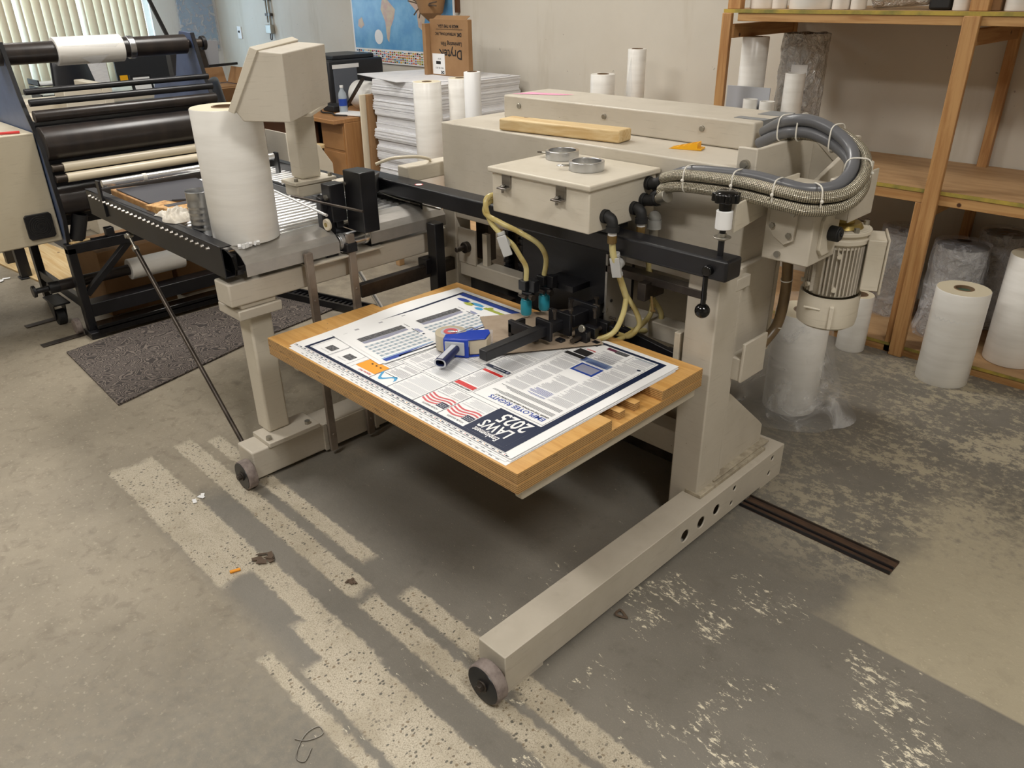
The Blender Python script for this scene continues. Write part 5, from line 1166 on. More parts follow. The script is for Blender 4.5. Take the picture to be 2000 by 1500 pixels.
# tool tray contents
solo(MB().rings([(.030, 0), (.036, 0), (.036, .13), (.030, .13), ], (-4.24, 1.13, .50), (.12, .30, .95), 30, closed=True), 'pipe_piece', 'rubber', 'short black pipe piece standing tilted on the laminator frame rail', 'pipe')
solo(MB().box(-4.24, -4.20, 1.26, 1.30, .49, .535), 'clamp_block', 'black', 'small black clamp block beside the tilted pipe piece', 'clamp', bevel=.003)
solo(MB().obox((-4.22, 1.13, .494), (.03, .10, .008), RZ(.2)), 'wood_stick', 'pinenew', 'small pale wood sliver on the laminator frame rail', 'wood', bevel=.001)
# things around it on the floor
solo(MB().box(-4.80, -4.42, 1.25, 1.62, .0, .36), 'cardboard_box', 'card', 'tall closed cardboard box on the floor under the laminator', 'box', bevel=.003)
solo(MB().box(-4.80, -4.46, 1.66, 1.95, .0, .38), 'cardboard_box', 'card', 'darker cardboard box on the floor under the laminator, right of the other', 'box', bevel=.003)
solo(MB().obox((-5.72, 1.30, .006), (.9, .40, .012), RZ(.12)), 'plywood_sheet', 'pinenew', 'pale plywood sheet lying on the floor behind the laminator', 'plywood', bevel=.001)
for (x, y, L_, a, lb) in ((-4.60, .96, .20, 1.62, 'flat metal strip on the floor under the laminator caster, the far one'), (-4.26, .95, .22, 1.62, 'flat metal strip on the floor beside the carpet, the near one')):
    solo(MB().obox((x, y, .004), (.045, L_, .006), RZ(a-PI/2)), 'metal_strip', 'darksteel', lb, 'strip', bevel=.001)
for (x, y, lb) in ((-5.50, 1.12, 'black square table leg behind the beige cabinet, right one'), (-5.88, 1.14, 'black square table leg behind the beige cabinet, left one')):
    solo(MB().box(x-.03, x+.03, y-.03, y+.03, .01, .60).box(x-.04, x+.04, y-.04, y+.04, 0, .01), 'square_post', 'black', lb, 'leg', bevel=.003)
# carpet mat and slotted floor track
cm = MB(); cpts = [(-3.32, .868), (-3.52, 1.60), (-3.60, 2.15), (-4.10, 2.15), (-4.13, 1.2), (-4.075, .90)]
cm.prism(cpts, 'z', .001, .009); solo(cm, 'carpet_mat', 'carpet', 'dark grey swirl patterned carpet mat on the floor before the laminator', 'carpet')
ft = thing('slotted_track', 'black slotted plastic duct lying on the floor behind the hanging guide bars', 'duct', (-3.65, 2.18, .011))
p0, p1 = Vector((-4.05, 2.06, .026)), Vector((-3.20, 2.30, .026)); d = (p1-p0).normalized(); s_ = Vector((-d.y, d.x, 0))
MB().beam(p0-s_*.04, p1-s_*.04, .012, .04).build('edge', 'black', ft); MB().beam(p0+s_*.04, p1+s_*.04, .012, .04).build('edge', 'black', ft)
m_ = MB()
for k in range(26): q = p0.lerp(p1, (k+.5)/26); m_.beam(q-s_*.035, q+s_*.035, .016, .012)
m_.build('rungs', 'black', ft)
# steel channel let into the floor at the right
M['rust'] = pm('rusty_steel', srgb(92, 70, 54), .6, .3, var=srgb(66, 52, 44), vscale=14, stretch=(1, 4, 1))
fr_ = thing('floor_rail', 'rusty brown steel channel let into the floor right of the foot beam', 'rail', (-.80, 2.12, .001))
MB().box(-1.02, -.512, 2.083, 2.159, .0008, .003).build('channel_bed', 'rust', fr_)
MB().box(-1.02, -.512, 2.083, 2.088, .003, .012).build('channel_lip', 'black', fr_); MB().box(-1.02, -.512, 2.112, 2.118, .003, .010).build('channel_lip', 'black', fr_); MB().box(-1.02, -.512, 2.154, 2.159, .003, .009).build('channel_lip', 'darksteel', fr_)
# debris
rr = random.Random(11)
def scrap(x, y, mt, lb, nm, n=5, s=.012, flat=.3, cat='scrap'):
    m_ = MB()
    for k in range(n):
        a = rr.uniform(0, 6.28); q = Vector((x+rr.uniform(-s, s), y+rr.uniform(-s, s), .002+s*flat*.5)); m_.obox(q, (s*1.4, s*.7, .0015), RZ(a) @ Matrix.Rotation(rr.uniform(-flat, flat), 3, 'X'))
    return solo(m_, nm, mt, lb, cat, fix=False)
scrap(-1.94, .80, 'leaf', 'curled brown dry leaf on the floor on the ground-down strip', 'dry_leaf', 7, .022, .5, 'leaf')
scrap(-1.655, .925, 'leaf', 'small brown crumpled leaf on the floor between the wheels', 'dry_leaf', 5, .012, .5, 'leaf')
solo(MB().cyl((-1.955, .69, .005), (-1.945, .72, .005), .005, seg=14), 'ear_plug', 'orange', 'small orange plug lying on the concrete floor left of the wheels', 'plug', bevel=.001)
scrap(-2.41, .80, 'white', 'torn white paper scrap on the ground-down floor strip', 'paper_scrap', 3, .018, .15)
scrap(-4.25, 1.16+.0, 'white', 'white paper scrap on the floor at the laminator foot by the carpet', 'paper_scrap', 3, .02, .2)
scrap(-5.55, 1.0, 'white', 'white tissue on the floor near the black table legs', 'paper_scrap', 4, .03, .3)
solo(MB().tube([(-.985+.03*math.cos(k*2.1)*(.4+.1*(k % 5)), 1.385+.022*math.sin(k*2.1)*(.5+.1*(k % 4)), .004+.003*(k % 3)) for k in range(22)], .0012, 5, sub=4), 'thread_tangle', 'leaf', 'tangle of dark thread on the grey floor right of the foot beam', 'thread')
solo(MB().tube([(-1.285, .515, .002), (-1.26, .535, .002), (-1.25, .57, .002), (-1.275, .575, .002), (-1.28, .545, .002), (-1.26, .51, .002), (-1.235, .49, .002), (-1.215, .50, .002), (-1.235, .53, .002)], .0014, 6, sub=5), 'bent_wire', 'steel', 'bent paper clip wire on the ground-down concrete', 'wire')
# ================================================================== storage shelf on the right
SH = thing('storage_shelf', 'tall rough pine shelf with three plywood decks along the back wall on the right', 'shelf', (-1.2, 4.0, 0))
YF = 3.68
for nm, z, th in (('top_deck', 1.468, .016), ('middle_deck', .768, .016), ('bottom_deck', .036, .014)):
    d = MB().box(-2.245, .6, YF, 4.37, z, z+th).build(nm, 'osb', SH)
    MB().box(-2.245, .6, YF-.0015, YF+.001, z, z+th).build('deck_edge', 'osbedge', d)
for z, h in ((1.432, .036), (.722, .046), (.0, .036)):
    MB().box(-2.17, .6, YF+.004, YF+.038, z, z+h).build('front_rail', 'studx', SH, bevel=.002)
    MB().box(-2.17, .6, 4.32, 4.355, z, z+h).build('rear_rail', 'studx', SH, bevel=.002)
for x in (-2.24, -1.155, -.07):
    for z in (1.355, .66):
        MB().box(x+.005, x+.038, YF+.04, 4.32, z, z+.062).build('crosspiece', 'study', SH, bevel=.002)
    MB().box(x, x+.062 if x > -2 else x+.05, YF-.022, YF+.002, 0, 1.468).build('post', 'studz', SH, bevel=.003)
    MB().box(x-.035, x+.0, YF+.004, YF+.04, 0, .722).build('post', 'studz', SH, bevel=.003) if x > -2 else None
    MB().box(x, x+.045, 4.32, 4.358, 0, 1.468).build('rear_post', 'studz', SH, bevel=.003)
    MB().box(x+.0, x+.07, YF+.02, YF+.06, 1.484, 1.75).build('top_post', 'studz', SH, bevel=.003)
# rolls on the top deck
rt_ = [(-2.10, .068, 'roll'), (-2.00, .034, 'roll'), (-1.852, .108, 'roll'), (-1.703, .039, 'roll'), (-1.625, .033, 'roll'), (-1.20, .035, 'roll'), (-1.00, .045, 'roll')]
tl = ['leftmost white film roll on the top shelf', 'slim film roll second from the left on the top shelf', 'widest white film roll on the top shelf', 'slim film roll just right of the widest on the top shelf', 'slim film roll beside the silver bundle on the top shelf', 'slim white film roll by the middle post on the top shelf', 'white film roll right of the middle post on the top shelf']
for (x, r, _), lb in zip(rt_, tl): film_roll(lb, (x, 3.80 if r > .05 else 3.76, 1.485), r, .5 if r > .05 else .42, min(.036, r*.6), group='film rolls on the top shelf')
solo(MB().cyl((-1.58, 3.80, 1.555), (-1.36, 3.84, 1.57), .068, seg=40), 'silver_bundle', 'silverwrap', 'crinkled silver wrapped bundle lying on the top shelf', 'bundle', bevel=.01)
solo(MB().box(-1.34, -1.25, 3.78, 3.95, 1.485, 1.60), 'gap_shade_block', 'rubber', 'dark block for gap shade on the top shelf between silver bundle and middle post', 'bundle', bevel=.01)  # dark block added for the shade in the gap; no bundle stands here
solo(MB().box(-1.14, -1.055, 3.74, 3.90, 1.485, 1.58), 'cardboard_box', 'card', 'small cardboard box on the top shelf behind the middle post', 'box', bevel=.003)
# things standing on the middle deck
MZ = .785
film_roll('tall film roll with number marks standing at the left end of the middle shelf', (-2.168, 3.88, MZ), .066, .57, .03)
solo(MB().obox((-2.125, 3.787, MZ+.175), (.235, .006, .34), RZ(.03)), 'panel_board', 'greycard', 'light grey panel board standing in front of the film roll on the middle shelf', 'board', bevel=.001)
T = film_roll('thick silver wrapped film roll with printed label standing on the middle shelf', (-2.01, 4.10, MZ), .104, .56, .036, mats=('silverwrap', 'ink', 'darksteel')); wrap(T, .106, .575, 'silverwrap', .014, False, .01, 12, name='silver_wrap')
lb_ = MB(); 
def onc(x, z): a = -1.75 - x/.116; return (.1165*math.cos(-a-PI+.15), .1165*math.sin(-a-PI+.15), z)
for i in range(8):
    lb_.poly([onc(-.04+i*.01, .32), onc(-.03+i*.01, .32), onc(-.03+i*.01, .44), onc(-.04+i*.01, .44)], 0)
o = lb_.build('paper_label', ['white', 'ink'], None, fix=False); o.parent = T; o.rotation_euler.z = 0
for (x, y, r, h, lb) in ((-1.922, 3.86, .048, .415, 'tall bare white core tube in front of the silver roll on the middle shelf'), (-2.080, 3.737, .035, .294, 'short white core tube, left one of the pair on the middle shelf'), (-1.990, 3.740, .036, .290, 'short white core tube, right one of the pair on the middle shelf')):
    solo(MB().rings([(r-.005, 0), (r, 0), (r, h), (r-.005, h)], (0, 0, 0), (0, 0, 1), 36, closed=True), 'core_tube', 'rollfilm', lb, 'tube', base=(0, 0, 0), group='white core tubes').location = (x, y, MZ)
solo(MB().obox((-1.20, 3.86, MZ+.003), (.035, .012, .004), RZ(.3)), 'paper_scrap', 'white', 'tiny white paper scrap on the empty middle shelf', 'scrap')

# ================================================================== back of the room
# paper and board bundles
random.seed(21)
z = .10; k = 0
solo(MB().box(-4.97, -4.22, 3.47, 4.32, .08, .10).box(-4.97, -4.87, 3.47, 4.32, 0, .08).box(-4.32, -4.22, 3.47, 4.32, 0, .08).box(-4.64, -4.55, 3.47, 4.32, 0, .08), 'wooden_pallet', 'osb', 'low wooden pallet under the stack of white boards', 'pallet')
while z < .98:
    h = random.uniform(.028, .058); dx, dy = random.uniform(-.012, .012), random.uniform(-.010, .010)
    m_ = MB(); zz = z
    while zz < z+h-.0015:
        t = random.uniform(.006, .014); t = min(t, z+h-.0008-zz); e1, e2 = random.uniform(-.003, .003), random.uniform(-.003, .003)
        if t <= .001: break
        m_.box(-4.945+dx+e1, -4.25+dx+e2, 3.49+dy+e1, 4.30+dy+e2, zz, zz+t-.0005); zz += t
    solo(m_, 'board_bundle', 'offwhite', 'bundle of white boards in the tall stack by the back wall', 'board', group='white board bundles in the stack'); z += h; k += 1
solo(MB().prism([(-5.28, 3.60), (-4.60, 3.44), (-4.30, 3.80), (-4.30, 4.25), (-5.1, 4.25)], 'z', z+.001, z+.007), 'top_board', 'offwhite', 'large white board lying skewed on top of the board stack, overhanging left', 'board', bevel=.001)
bx = thing('cardboard_carton', 'upright brown laminating film carton with upside-down print on the board stack', 'box', (-4.55, 3.95, z+.008))
ZB = z+.008
MB().box(-4.76, -4.355, 3.90, 3.94, ZB, ZB+.37).build('carton_body', 'card', bx, bevel=.003)
MB().prism([(3.92, ZB+.37), (3.925, ZB+.37), (3.96, ZB+.39), (3.957, ZB+.392)], 'x', -4.74, -4.39).build('flap', 'card', bx)
def upside(cx, cz, yy): return lambda x, y: (cx-x, yy, cz-y)
m_ = MB().text('DryteK', upside(-4.42, ZB+.175, 3.8985), .088, 0, .0012, sx=.92).text('Laminating Film', upside(-4.42, ZB+.225, 3.8985), .040, 0, .0006, sx=.90)
m_.text('DK', upside(-4.42, ZB+.285, 3.8985), .034, 0, .0015).text('INTERNATIONAL, INC', upside(-4.48, ZB+.285, 3.8985), .026, 0, .0006, sx=.85).text('MADE IN THE U.S.A.', upside(-4.45, ZB+.335, 3.8985), .029, 0, .0008, sx=.85)
m_.box(-4.69, -4.41, 3.898, 3.899, ZB+.305, ZB+.307).build('print', 'ink', bx, fix=False)
lb_ = MB().box(-4.745, -4.61, 3.898, 3.8995, ZB+.008, ZB+.145).build('shipping_label', 'white', bx)
MB().text('DK', upside(-4.62, ZB+.03, 3.8975), .026, 0, .0015).text('WD 102 24.5', upside(-4.625, ZB+.055, 3.8975), .016, 0, .0003).box(-4.705, -4.655, 3.897, 3.8975, ZB+.075, ZB+.095).text('8675F', upside(-4.65, ZB+.115, 3.8975), .014, 0).build('label_print', 'ink', lb_, fix=False)
solo(MB().box(-4.80, -4.765, 3.86, 4.10, ZB, ZB+.34), 'flattened_carton', 'card', 'flattened cardboard standing at the left side of the printed carton', 'cardboard', bevel=.002)
# brown panels leaning at the left of the stack
for (x, y, mt, lb) in ((-4.995, 3.40, 'card', 'tall brown board leaning left of the board stack, dark face'), (-5.03, 3.36, 'foam', 'thin pale board leaning against the brown board left of the stack')):
    solo(MB().obox((x, y+.10, .46), (.03 if mt == 'card' else .012, .085, .90), Matrix.Rotation(.03, 3, 'Y')), 'leaning_board', mt, lb, 'board', bevel=.002)
# desk with printer, bottle
dk = thing('desk', 'wood laminate desk by the back wall with brown side panel', 'desk', (-5.75, 3.78, 0))
MB().box(-6.5, -5.13, 3.25, 4.28, .71, .74).build('desk_top', 'wood_desk', dk, bevel=.004)
MB().box(-6.45, -5.55, 3.35, 3.37, .0, .71).box(-6.47, -6.45, 3.30, 4.25, 0, .71).build('modesty_panel', 'brownpanel', dk)
dr = MB().box(-5.45, -5.13, 3.34, 4.2, .05, .71).build('drawer_unit', 'wood_desk', dk, bevel=.003)
for zc in (.18, .40, .60): MB().box(-5.43, -5.15, 3.335, 3.342, zc-.09, zc+.09).build('drawer_front', 'wood_desk', dr, bevel=.002)
solo(MB().cyl((-5.25, 3.16, 0), (-5.25, 3.16, .545), .02, seg=16).cyl((-5.25, 3.16, .545), (-5.25, 3.16, .57), .06, seg=24), 'wooden_stool', 'pinenew', 'small turned pale wood stool in front of the desk drawers', 'stool', bevel=.004)
pb = MB(); rr = random.Random(5)
pb.sphere((-4.98, 3.10, .30), .10, seg=24, sc=(.8, .7, .9))
for v in pb.v: v.x += .02*math.sin(v.z*60+v.y*30); v.y += .02*math.sin(v.z*45+v.x*50)
pb.cyl((-4.98, 3.10, .0), (-4.98, 3.10, .24), .07, seg=20)
solo(pb, 'waste_bag', 'bag', 'translucent white plastic bag on a bin before the desk drawers', 'bag', fix=False)
pt = thing('printer', 'tall black office printer with grey front panel on the desk', 'printer', (-5.95, 3.75, .741))
MB().box(-6.15, -5.70, 3.62, 4.15, .741, 1.09).build('printer_body', 'printerblack', pt, bevel=.012)
MB().box(-5.705, -5.69, 3.66, 3.88, .76, 1.04).build('front_panel', 'printergrey', pt, bevel=.003)
MB().box(-5.692, -5.688, 3.65, 3.90, 1.03, 1.06).build('paper_slot', 'white', pt)
MB().box(-6.12, -5.75, 3.70, 4.10, 1.09, 1.12).build('scanner_lid', 'printerblack', pt, bevel=.006)
wb = thing('water_bottle', 'clear plastic water bottle with blue label on the desk', 'bottle', (-5.36, 3.50, .741))
MB().rings([(0, 0), (.030, 0), (.032, .01), (.032, .13), (.028, .15), (.013, .175), (.012, .19)], (-5.36, 3.50, .741), (0, 0, 1), 28).build('bottle_body', 'water', wb)
MB().cyl((-5.36, 3.50, .741+.188), (-5.36, 3.50, .741+.205), .014, seg=20).build('cap', 'white', wb)
MB().rings([(.0325, .06), (.0325, .11)], (-5.36, 3.50, .741), (0, 0, 1), 28).build('bottle_label', 'blue', wb)
film_roll('large white roll lying on its side on the desk beside the board stack', (-5.50, 3.75, .85), .105, .30, .03, tilt=(0, PI/2, 0))
solo(MB().tube([(-5.6, 3.45, .748), (-5.5, 3.40, .75), (-5.40, 3.42, .75), (-5.3, 3.38, .75), (-5.2, 3.42, .75)], .006, 8), 'power_cable', 'rubber', 'black power cable lying on the wood desk near the bottle', 'cable')
solo(MB().obox((-5.25, 3.52, .75), (.24, .16, .012), RZ(.3)), 'paper_pad', 'white', 'white paper pad on the desk right of the bottle', 'paper', bevel=.002)
solo(MB().beam((-5.42, 3.55, .76), (-5.18, 3.58, 1.0), .03, .012), 'metal_angle', 'darksteel', 'slanted dark metal angle leaning on the desk behind the bottle', 'metal')
solo(MB().box(-5.62, -5.47, 3.48, 3.60, .741, .79), 'desk_clutter_box', 'rubber', 'low black device on the desk between printer and bottle', 'device', bevel=.01)
# office chairs in the gap behind the console
def chair(lb, x, y, a, s=1, z0=.5):
    T = thing('office_chair', lb, 'chair', (x, y, 0)); R = RZ(a)
    def L(px, py, pz): v = R @ Vector((px, py, 0)); return (x+v.x*s, y+v.y*s, pz)
    bk = MB(); n = 10; vs = []
    for j in range(n+1):
        for i in range(n+1):
            u = -1+2*i/n; v = j/n; ww = .24*(1-.25*abs(v-.45)*2); vs.append(L(ww*u, .20+.05*u*u+.06*v, z0+.08+v*.55))
    bk.add(vs, [(j*(n+1)+i, j*(n+1)+i+1, (j+1)*(n+1)+i+1, (j+1)*(n+1)+i) for j in range(n) for i in range(n)], 0, True)
    o = bk.build('backrest', 'chairblack', T, fix=False); sd_ = o.modifiers.new('thickness', 'SOLIDIFY'); sd_.thickness = .06*s; sd_.offset = 0
    b2 = o.modifiers.new('bevel', 'BEVEL'); b2.width = .02; b2.segments = 3
    MB().obox(L(0, -.02, z0), (.50*s, .48*s, .09), R).build('seat', 'chairblack', T, bevel=.03, seg=4)
    MB().cyl(L(0, 0, .08), L(0, 0, z0-.03), .03).build('column', 'black', T)
    for k in range(5):
        q = a+k*2*PI/5; MB().beam((x, y, .09), (x+.28*math.cos(q), y+.28*math.sin(q), .06), .04, .03).cyl((x+.28*math.cos(q), y+.28*math.sin(q)-.015, .028), (x+.28*math.cos(q), y+.28*math.sin(q)+.015, .028), .028, seg=16).build('leg', 'black', T)
    for sgn in (-1, 1): MB().tube([L(sgn*.26, .12, z0), L(sgn*.29, .10, z0+.14), L(sgn*.29, -.02, z0+.19), L(sgn*.28, -.14, z0+.17)], .018*s, 10).build('armrest', 'chairblack', T)
    return T
chair('black office chair behind the console column, back turned to the room', -4.95, 2.55, 2.3, 1.0, .46)
chair('dark office chair with glossy blue shine at the window desk', -7.50, 2.45, 1.9, .9, .46)
solo(MB().prism([(2.42, .0), (2.72, 0), (2.72, .62), (2.64, .74), (2.42, .84)], 'x', -4.60, -4.35), 'cream_cabinet', 'putty2', 'cream cabinet with sloped top right of the big white roll', 'cabinet', bevel=.005)
# cartons and frames left of the console
oc = thing('open_carton', 'open cardboard carton with flaps beside the laminator arm', 'box', (-6.9, 3.3, .62))
MB().box(-7.05, -6.80, 3.12, 3.42, .62, .86).build('carton_body', 'card', oc, bevel=.003)
loose(MB().obox((-6.77, 3.27, .80), (.01, .30, .12), Matrix.Rotation(.5, 3, 'Y')).obox((-6.93, 3.46, .93), (.25, .01, .14), Matrix.Rotation(-.4, 3, 'X')).obox((-7.08, 3.27, .93), (.01, .30, .13), Matrix.Rotation(-.3, 3, 'Y')), 'flap', 'card', oc)
solo(MB().box(-7.1, -6.6, 2.95, 3.75, .58, .62).box(-7.08, -7.03, 2.97, 3.02, 0, .58).box(-6.67, -6.62, 2.97, 3.02, 0, .58).box(-7.08, -7.03, 3.68, 3.73, 0, .58).box(-6.67, -6.62, 3.68, 3.73, 0, .58), 'work_table', 'brownpanel', 'dark table carrying the open carton', 'table', bevel=.003)
solo(MB().box(-7.02, -6.82, 3.44, 3.66, .621, .80), 'cardboard_box', 'card', 'closed cardboard box on the table right of the open carton', 'box', bevel=.003)
solo(MB().obox((-6.95, 3.36, 1.02), (.02, .30, .02), RZ(.2)), 'hand_tool', 'rubber', 'black tool handle lying across the open carton', 'tool', bevel=.002)
solo(MB().sphere((-6.86, 3.50, .865), .05, seg=20, sc=(.7, .7, 1.3)), 'red_tape_gun', 'red', 'red object beside the console edge on the carton', 'tool')
for i, (y, a, mt, lb) in enumerate(((3.18, .35, 'greycard', 'grey frame leaning behind the open carton, left one'), (3.30, .15, 'darksteel', 'dark frame leaning behind the open carton, middle one'), (3.42, -.1, 'greycard', 'grey frame leaning behind the open carton, right one'))):
    solo(MB().obox((-7.25-.03*i, y, 1.02), (.02, .16, .36), Matrix.Rotation(a, 3, 'X')), 'framed_picture', mt, lb, 'frame', bevel=.003)
solo(MB().obox((-7.20, 3.17, 1.02), (.006, .13, .13), RZ(0)), 'photo_print', 'pink', 'pinkish photo print leaning before the grey frames', 'photo')
solo(MB().box(-7.42, -7.12, 3.0, 3.6, 0, .84), 'low_cupboard', 'brownpanel', 'dark low cupboard behind the carton table', 'cupboard', bevel=.003)
# desk along the window with phone, tray, papers, monitor
wd = thing('window_desk', 'cream office desk running along the window wall', 'desk', (-8.4, 2.7, 0))
MB().box(-8.85, -7.9, 1.7, 3.75, .70, .735).build('desk_top', 'putty2', wd, bevel=.004)
loose(MB().box(-8.83, -8.79, 1.75, 1.79, 0, .70).box(-7.96, -7.92, 1.75, 1.79, 0, .70).box(-8.83, -8.79, 3.66, 3.70, 0, .70).box(-7.96, -7.92, 3.66, 3.70, 0, .70), 'leg', 'black', wd)
bcb = thing('second_laminator', 'cream second laminator with pale roller behind the black one', 'machine', (-6.5, 1.75, .5))
MB().box(-6.7, -6.35, 1.45, 2.05, 0, .92).build('body', 'putty2', bcb, bevel=.006)
MB().box(-6.36, -6.15, 1.80, 2.05, 0, 1.0).box(-6.7, -6.15, 2.05, 2.12, 0, 1.02).build('end_cover', 'putty2', bcb, bevel=.006)
MB().cyl((-6.22, 1.35, .84), (-6.22, 1.80, .84), .035, seg=24).build('roller', 'creamroll', bcb)
MB().box(-6.30, -6.28, 1.98, 2.03, 1.0, 1.012).build('warning_sticker', 'yellow', bcb)
tr = thing('letter_tray', 'black stacked letter trays on the window desk', 'tray', (-8.3, 2.35, .735))
for k in range(3):
    m_ = MB().box(-8.45, -8.15, 2.20, 2.52, .74+k*.06, .746+k*.06)
    for yy in (2.20, 2.51): m_.box(-8.45, -8.15, yy, yy+.01, .74+k*.06, .79+k*.06)
    m_.build('tray_level', 'black', tr)
    MB().box(-8.43, -8.18, 2.22, 2.49, .747+k*.06, .757+k*.06).build('papers', 'white', tr)
ph = thing('desk_phone', 'dark grey desk phone with keypad on the window desk', 'phone', (-7.95, 2.62, .735))
MB().prism([(-8.08, .736), (-7.92, .736), (-7.92, .75), (-8.08, .80)], 'y', 2.55, 2.74).build('phone_body', 'printergrey', ph, bevel=.003)
MB().beam((-8.06, 2.565, .805), (-7.92, 2.565, .775), .035, .03).build('handset', 'black', ph, bevel=.008)
loose(MB().obox((-7.98, 2.64, .775), (.02, .015, .01)).obox((-7.98, 2.67, .775), (.02, .015, .01)).obox((-7.98, 2.70, .775), (.02, .015, .01)), 'key', 'black', ph)
cp_ = solo(MB().obox((-8.35, 2.73, 1.0), (.01, .30, .36), RZ(.1)), 'paper_stand', 'white', 'white printed papers hanging in front of the blinds below the white film roll', 'paper')
solo(MB().obox((-8.33, 2.76, .88), (.01, .22, .28), RZ(.05)), 'paper_sheet', 'offwhite', 'lower white paper clipped under the papers by the blinds', 'paper')
solo(MB().box(-8.36, -8.34, 2.58, 2.60, .735, 1.2), 'stand_post', 'white', 'thin white post by the papers on the window desk', 'post')
mo = thing('monitor', 'black computer monitor with yellow sticky note on the window desk', 'monitor', (-8.2, 3.15, .735))
MB().obox((-8.25, 3.17, .98), (.04, .50, .32), RZ(-.1)).build('screen', 'printerblack', mo, bevel=.004)
MB().box(-8.32, -8.18, 3.10, 3.24, .736, .745).box(-8.28, -8.25, 3.14, 3.20, .745, .9).build('stand', 'black', mo)
MB().obox((-8.22, 2.965, .86), (.005, .07, .06), RZ(-.1)).build('sticky_note', 'yellow', mo)
tbm = thing('tablet', 'small tablet showing a white page on the window desk', 'tablet', (-7.95, 3.02, .735))
MB().obox((-7.95, 3.02, .83), (.015, .20, .16), Matrix.Rotation(-.2, 3, 'Y')).build('tablet_case', 'black', tbm, bevel=.003)
MB().obox((-7.938, 3.02, .832), (.006, .15, .11), Matrix.Rotation(-.2, 3, 'Y')).build('page', 'white', tbm)
solo(MB().box(-8.1, -7.95, 2.80, 2.95, .735, .765), 'paper_pile', 'white', 'small pile of white papers between phone and tablet', 'paper', bevel=.002)
solo(MB().beam((-6.0, 2.36, 1.80), (-6.0, 2.535, 1.28), .022, .022, upv=(1, 0, 0)), 'slanted_pole', 'black', 'thin black slanted pole before the far corner at the top left', 'pole').location.x += 0
solo(MB().box(-6.04, -5.96, 2.50, 2.56, 0, 1.28), 'pole_stand', 'black', 'black upright carrying the slanted pole', 'stand', bevel=.003)
# wall things
mp = thing('world_map', 'large blue world map with rows of flags along its lower edge on the back wall', 'map', (-5.6, 4.37, 1.0))
mx0, mx1, mz0, mz1 = -6.40, -5.02, 1.01, 1.85
MB().box(mx0, mx1, 4.366, 4.379, mz0, mz1).build('map_sheet', 'white', mp)
MB().box(mx0+.02, mx1-.02, 4.3645, 4.366, mz0+.115, mz1-.02).build('ocean', 'mapocean', mp) if False else None
M['mapocean'] = pm('map_ocean_ink', srgb(98, 158, 208), .2, var=srgb(128, 184, 222), vscale=5)
M['mapland'] = pm('map_land_ink', srgb(206, 190, 160), .3, var=srgb(196, 160, 150), vscale=22)
MB().box(mx0+.02, mx1-.02, 4.3645, 4.366, mz0+.115, mz1-.02).build('ocean', 'mapocean', mp)
def land(pts): return [(mx0+.02+(mx1-mx0-.04)*u, 4.3635, mz0+.115+(mz1-mz0-.135)*v) for u, v in pts]
lm_ = MB().poly(land([(.18, .95), (.36, .97), (.42, .82), (.34, .66), (.30, .56), (.26, .62), (.22, .75)])).poly(land([(.33, .54), (.38, .55), (.46, .44), (.44, .34), (.40, .24), (.375, .08), (.355, .12), (.35, .30), (.31, .44)])).poly(land([(.62, .66), (.70, .68), (.78, .60), (.80, .50), (.76, .40), (.72, .22), (.68, .26), (.67, .42), (.60, .52)])).poly(land([(.58, .96), (.80, .98), (.86, .80), (.72, .74), (.64, .74)])).poly(land([(.06, .32), (.10, .35), (.12, .26), (.08, .22), (.05, .25)]))
loose(lm_, 'continent', 'mapland', mp, fix=False)
fl = MB(); fm = ['softred', 'navy', 'green', 'yellow', 'white', 'red', 'ink', 'ltblue']
for r_ in range(5):
    for c_ in range(46):
        x = mx0+.03+c_*.0285; zz = mz0+.012+r_*.019
        fl.box(x, x+.020, 4.3640, 4.3655, zz, zz+.0065, random.randrange(8)); fl.box(x, x+.020, 4.3640, 4.3655, zz+.0066, zz+.013, random.randrange(8))
fl.build('flag_rows', fm, mp, fix=False)
MB().cyl((-6.02, 4.362, 1.22), (-6.02, 4.3642, 1.22), .058, seg=32).build('map_legend', 'white', mp)
cr_ = thing('corner_map', 'blue map in shiny clear film on the end wall at the far corner', 'map', (-8.99, 4.1, 1.0))
MB().box(-8.998, -8.985, 3.95, 4.34, 1.02, 2.2).build('map_sheet', 'mapocean', cr_)
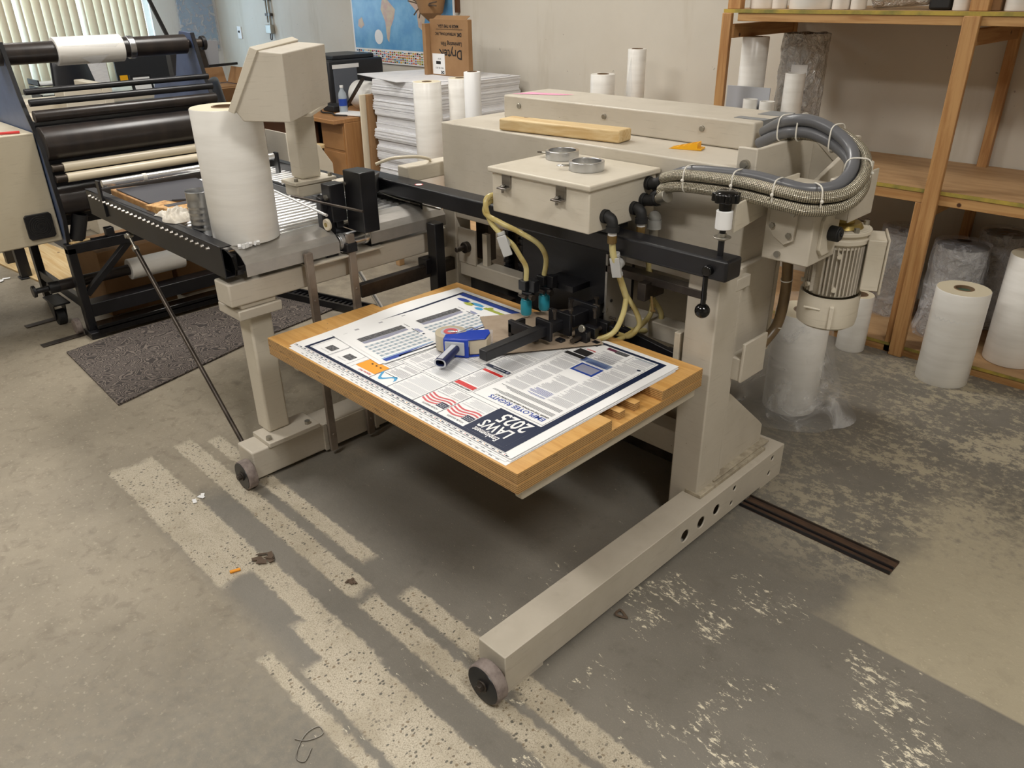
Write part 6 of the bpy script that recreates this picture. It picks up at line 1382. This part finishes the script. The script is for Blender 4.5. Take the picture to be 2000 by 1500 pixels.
MB().box(-8.984, -8.982, 3.93, 4.35, 1.0, 2.22).build('clear_cover', 'wrap', cr_)
cd = thing('electric_conduit', 'thin grey conduit with small outlet box and cable loop on the back wall', 'conduit', (-7.84, 4.36, 1.2))
MB().cyl((-7.82, 4.355, 1.28), (-7.80, 4.355, 2.6), .012, seg=12).cyl((-7.87, 4.355, 1.30), (-7.85, 4.355, 2.6), .010, seg=12).build('pipe', 'zinc', cd)
MB().box(-7.89, -7.79, 4.33, 4.378, 1.20, 1.28).build('outlet_box', 'zinc', cd, bevel=.004)
MB().tube([(-7.84, 4.35, 1.2), (-7.83, 4.34, 1.15), (-7.80, 4.34, 1.15), (-7.79, 4.34, 1.2)], .005, 8).build('cable_loop', 'darksteel', cd)
loose(MB().box(-7.89, -7.79, 4.345, 4.378, 1.36, 1.385).box(-7.89, -7.79, 4.345, 4.378, 1.50, 1.525), 'pipe_clamp', 'darksteel', cd)
sw = thing('switch_plate', 'small white switch plate on the back wall left of the conduit', 'switch', (-8.55, 4.37, 1.15))
MB().box(-8.57, -8.49, 4.368, 4.379, 1.13, 1.25).build('plate', 'white', sw, bevel=.003); MB().box(-8.54, -8.52, 4.36, 4.37, 1.19, 1.21).build('toggle', 'rubber', sw)
dp = thing('dried_plant', 'dried twigs in a brown wall basket above the board stack', 'plant', (-5.15, 4.3, 1.35))
bk_ = MB().rings([(.02, -.06), (.09, .0), (.12, .12), (.12, .30)], (-5.14, 4.235, 1.42), (0, 0, 1), 28).build('basket', 'card', dp)
random.seed(8)
for k in range(12):
    a = random.uniform(0, 6.28); MB().tube([(-5.14, 4.20, 1.42), (-5.14+.06*math.cos(a), 4.16, 1.48+.03*math.sin(a)), (-5.14+.17*math.cos(a), 4.15, 1.50+.12*math.sin(a))], .005, 6, sub=4).build('twig', 'leaf', dp)
solo(MB().box(-4.995, -4.965, 4.35, 4.378, 1.42, 2.2), 'picture_frame_edge', 'brownpanel', 'dark reddish wooden frame edge on the wall right of the basket', 'frame')
random.seed(31)
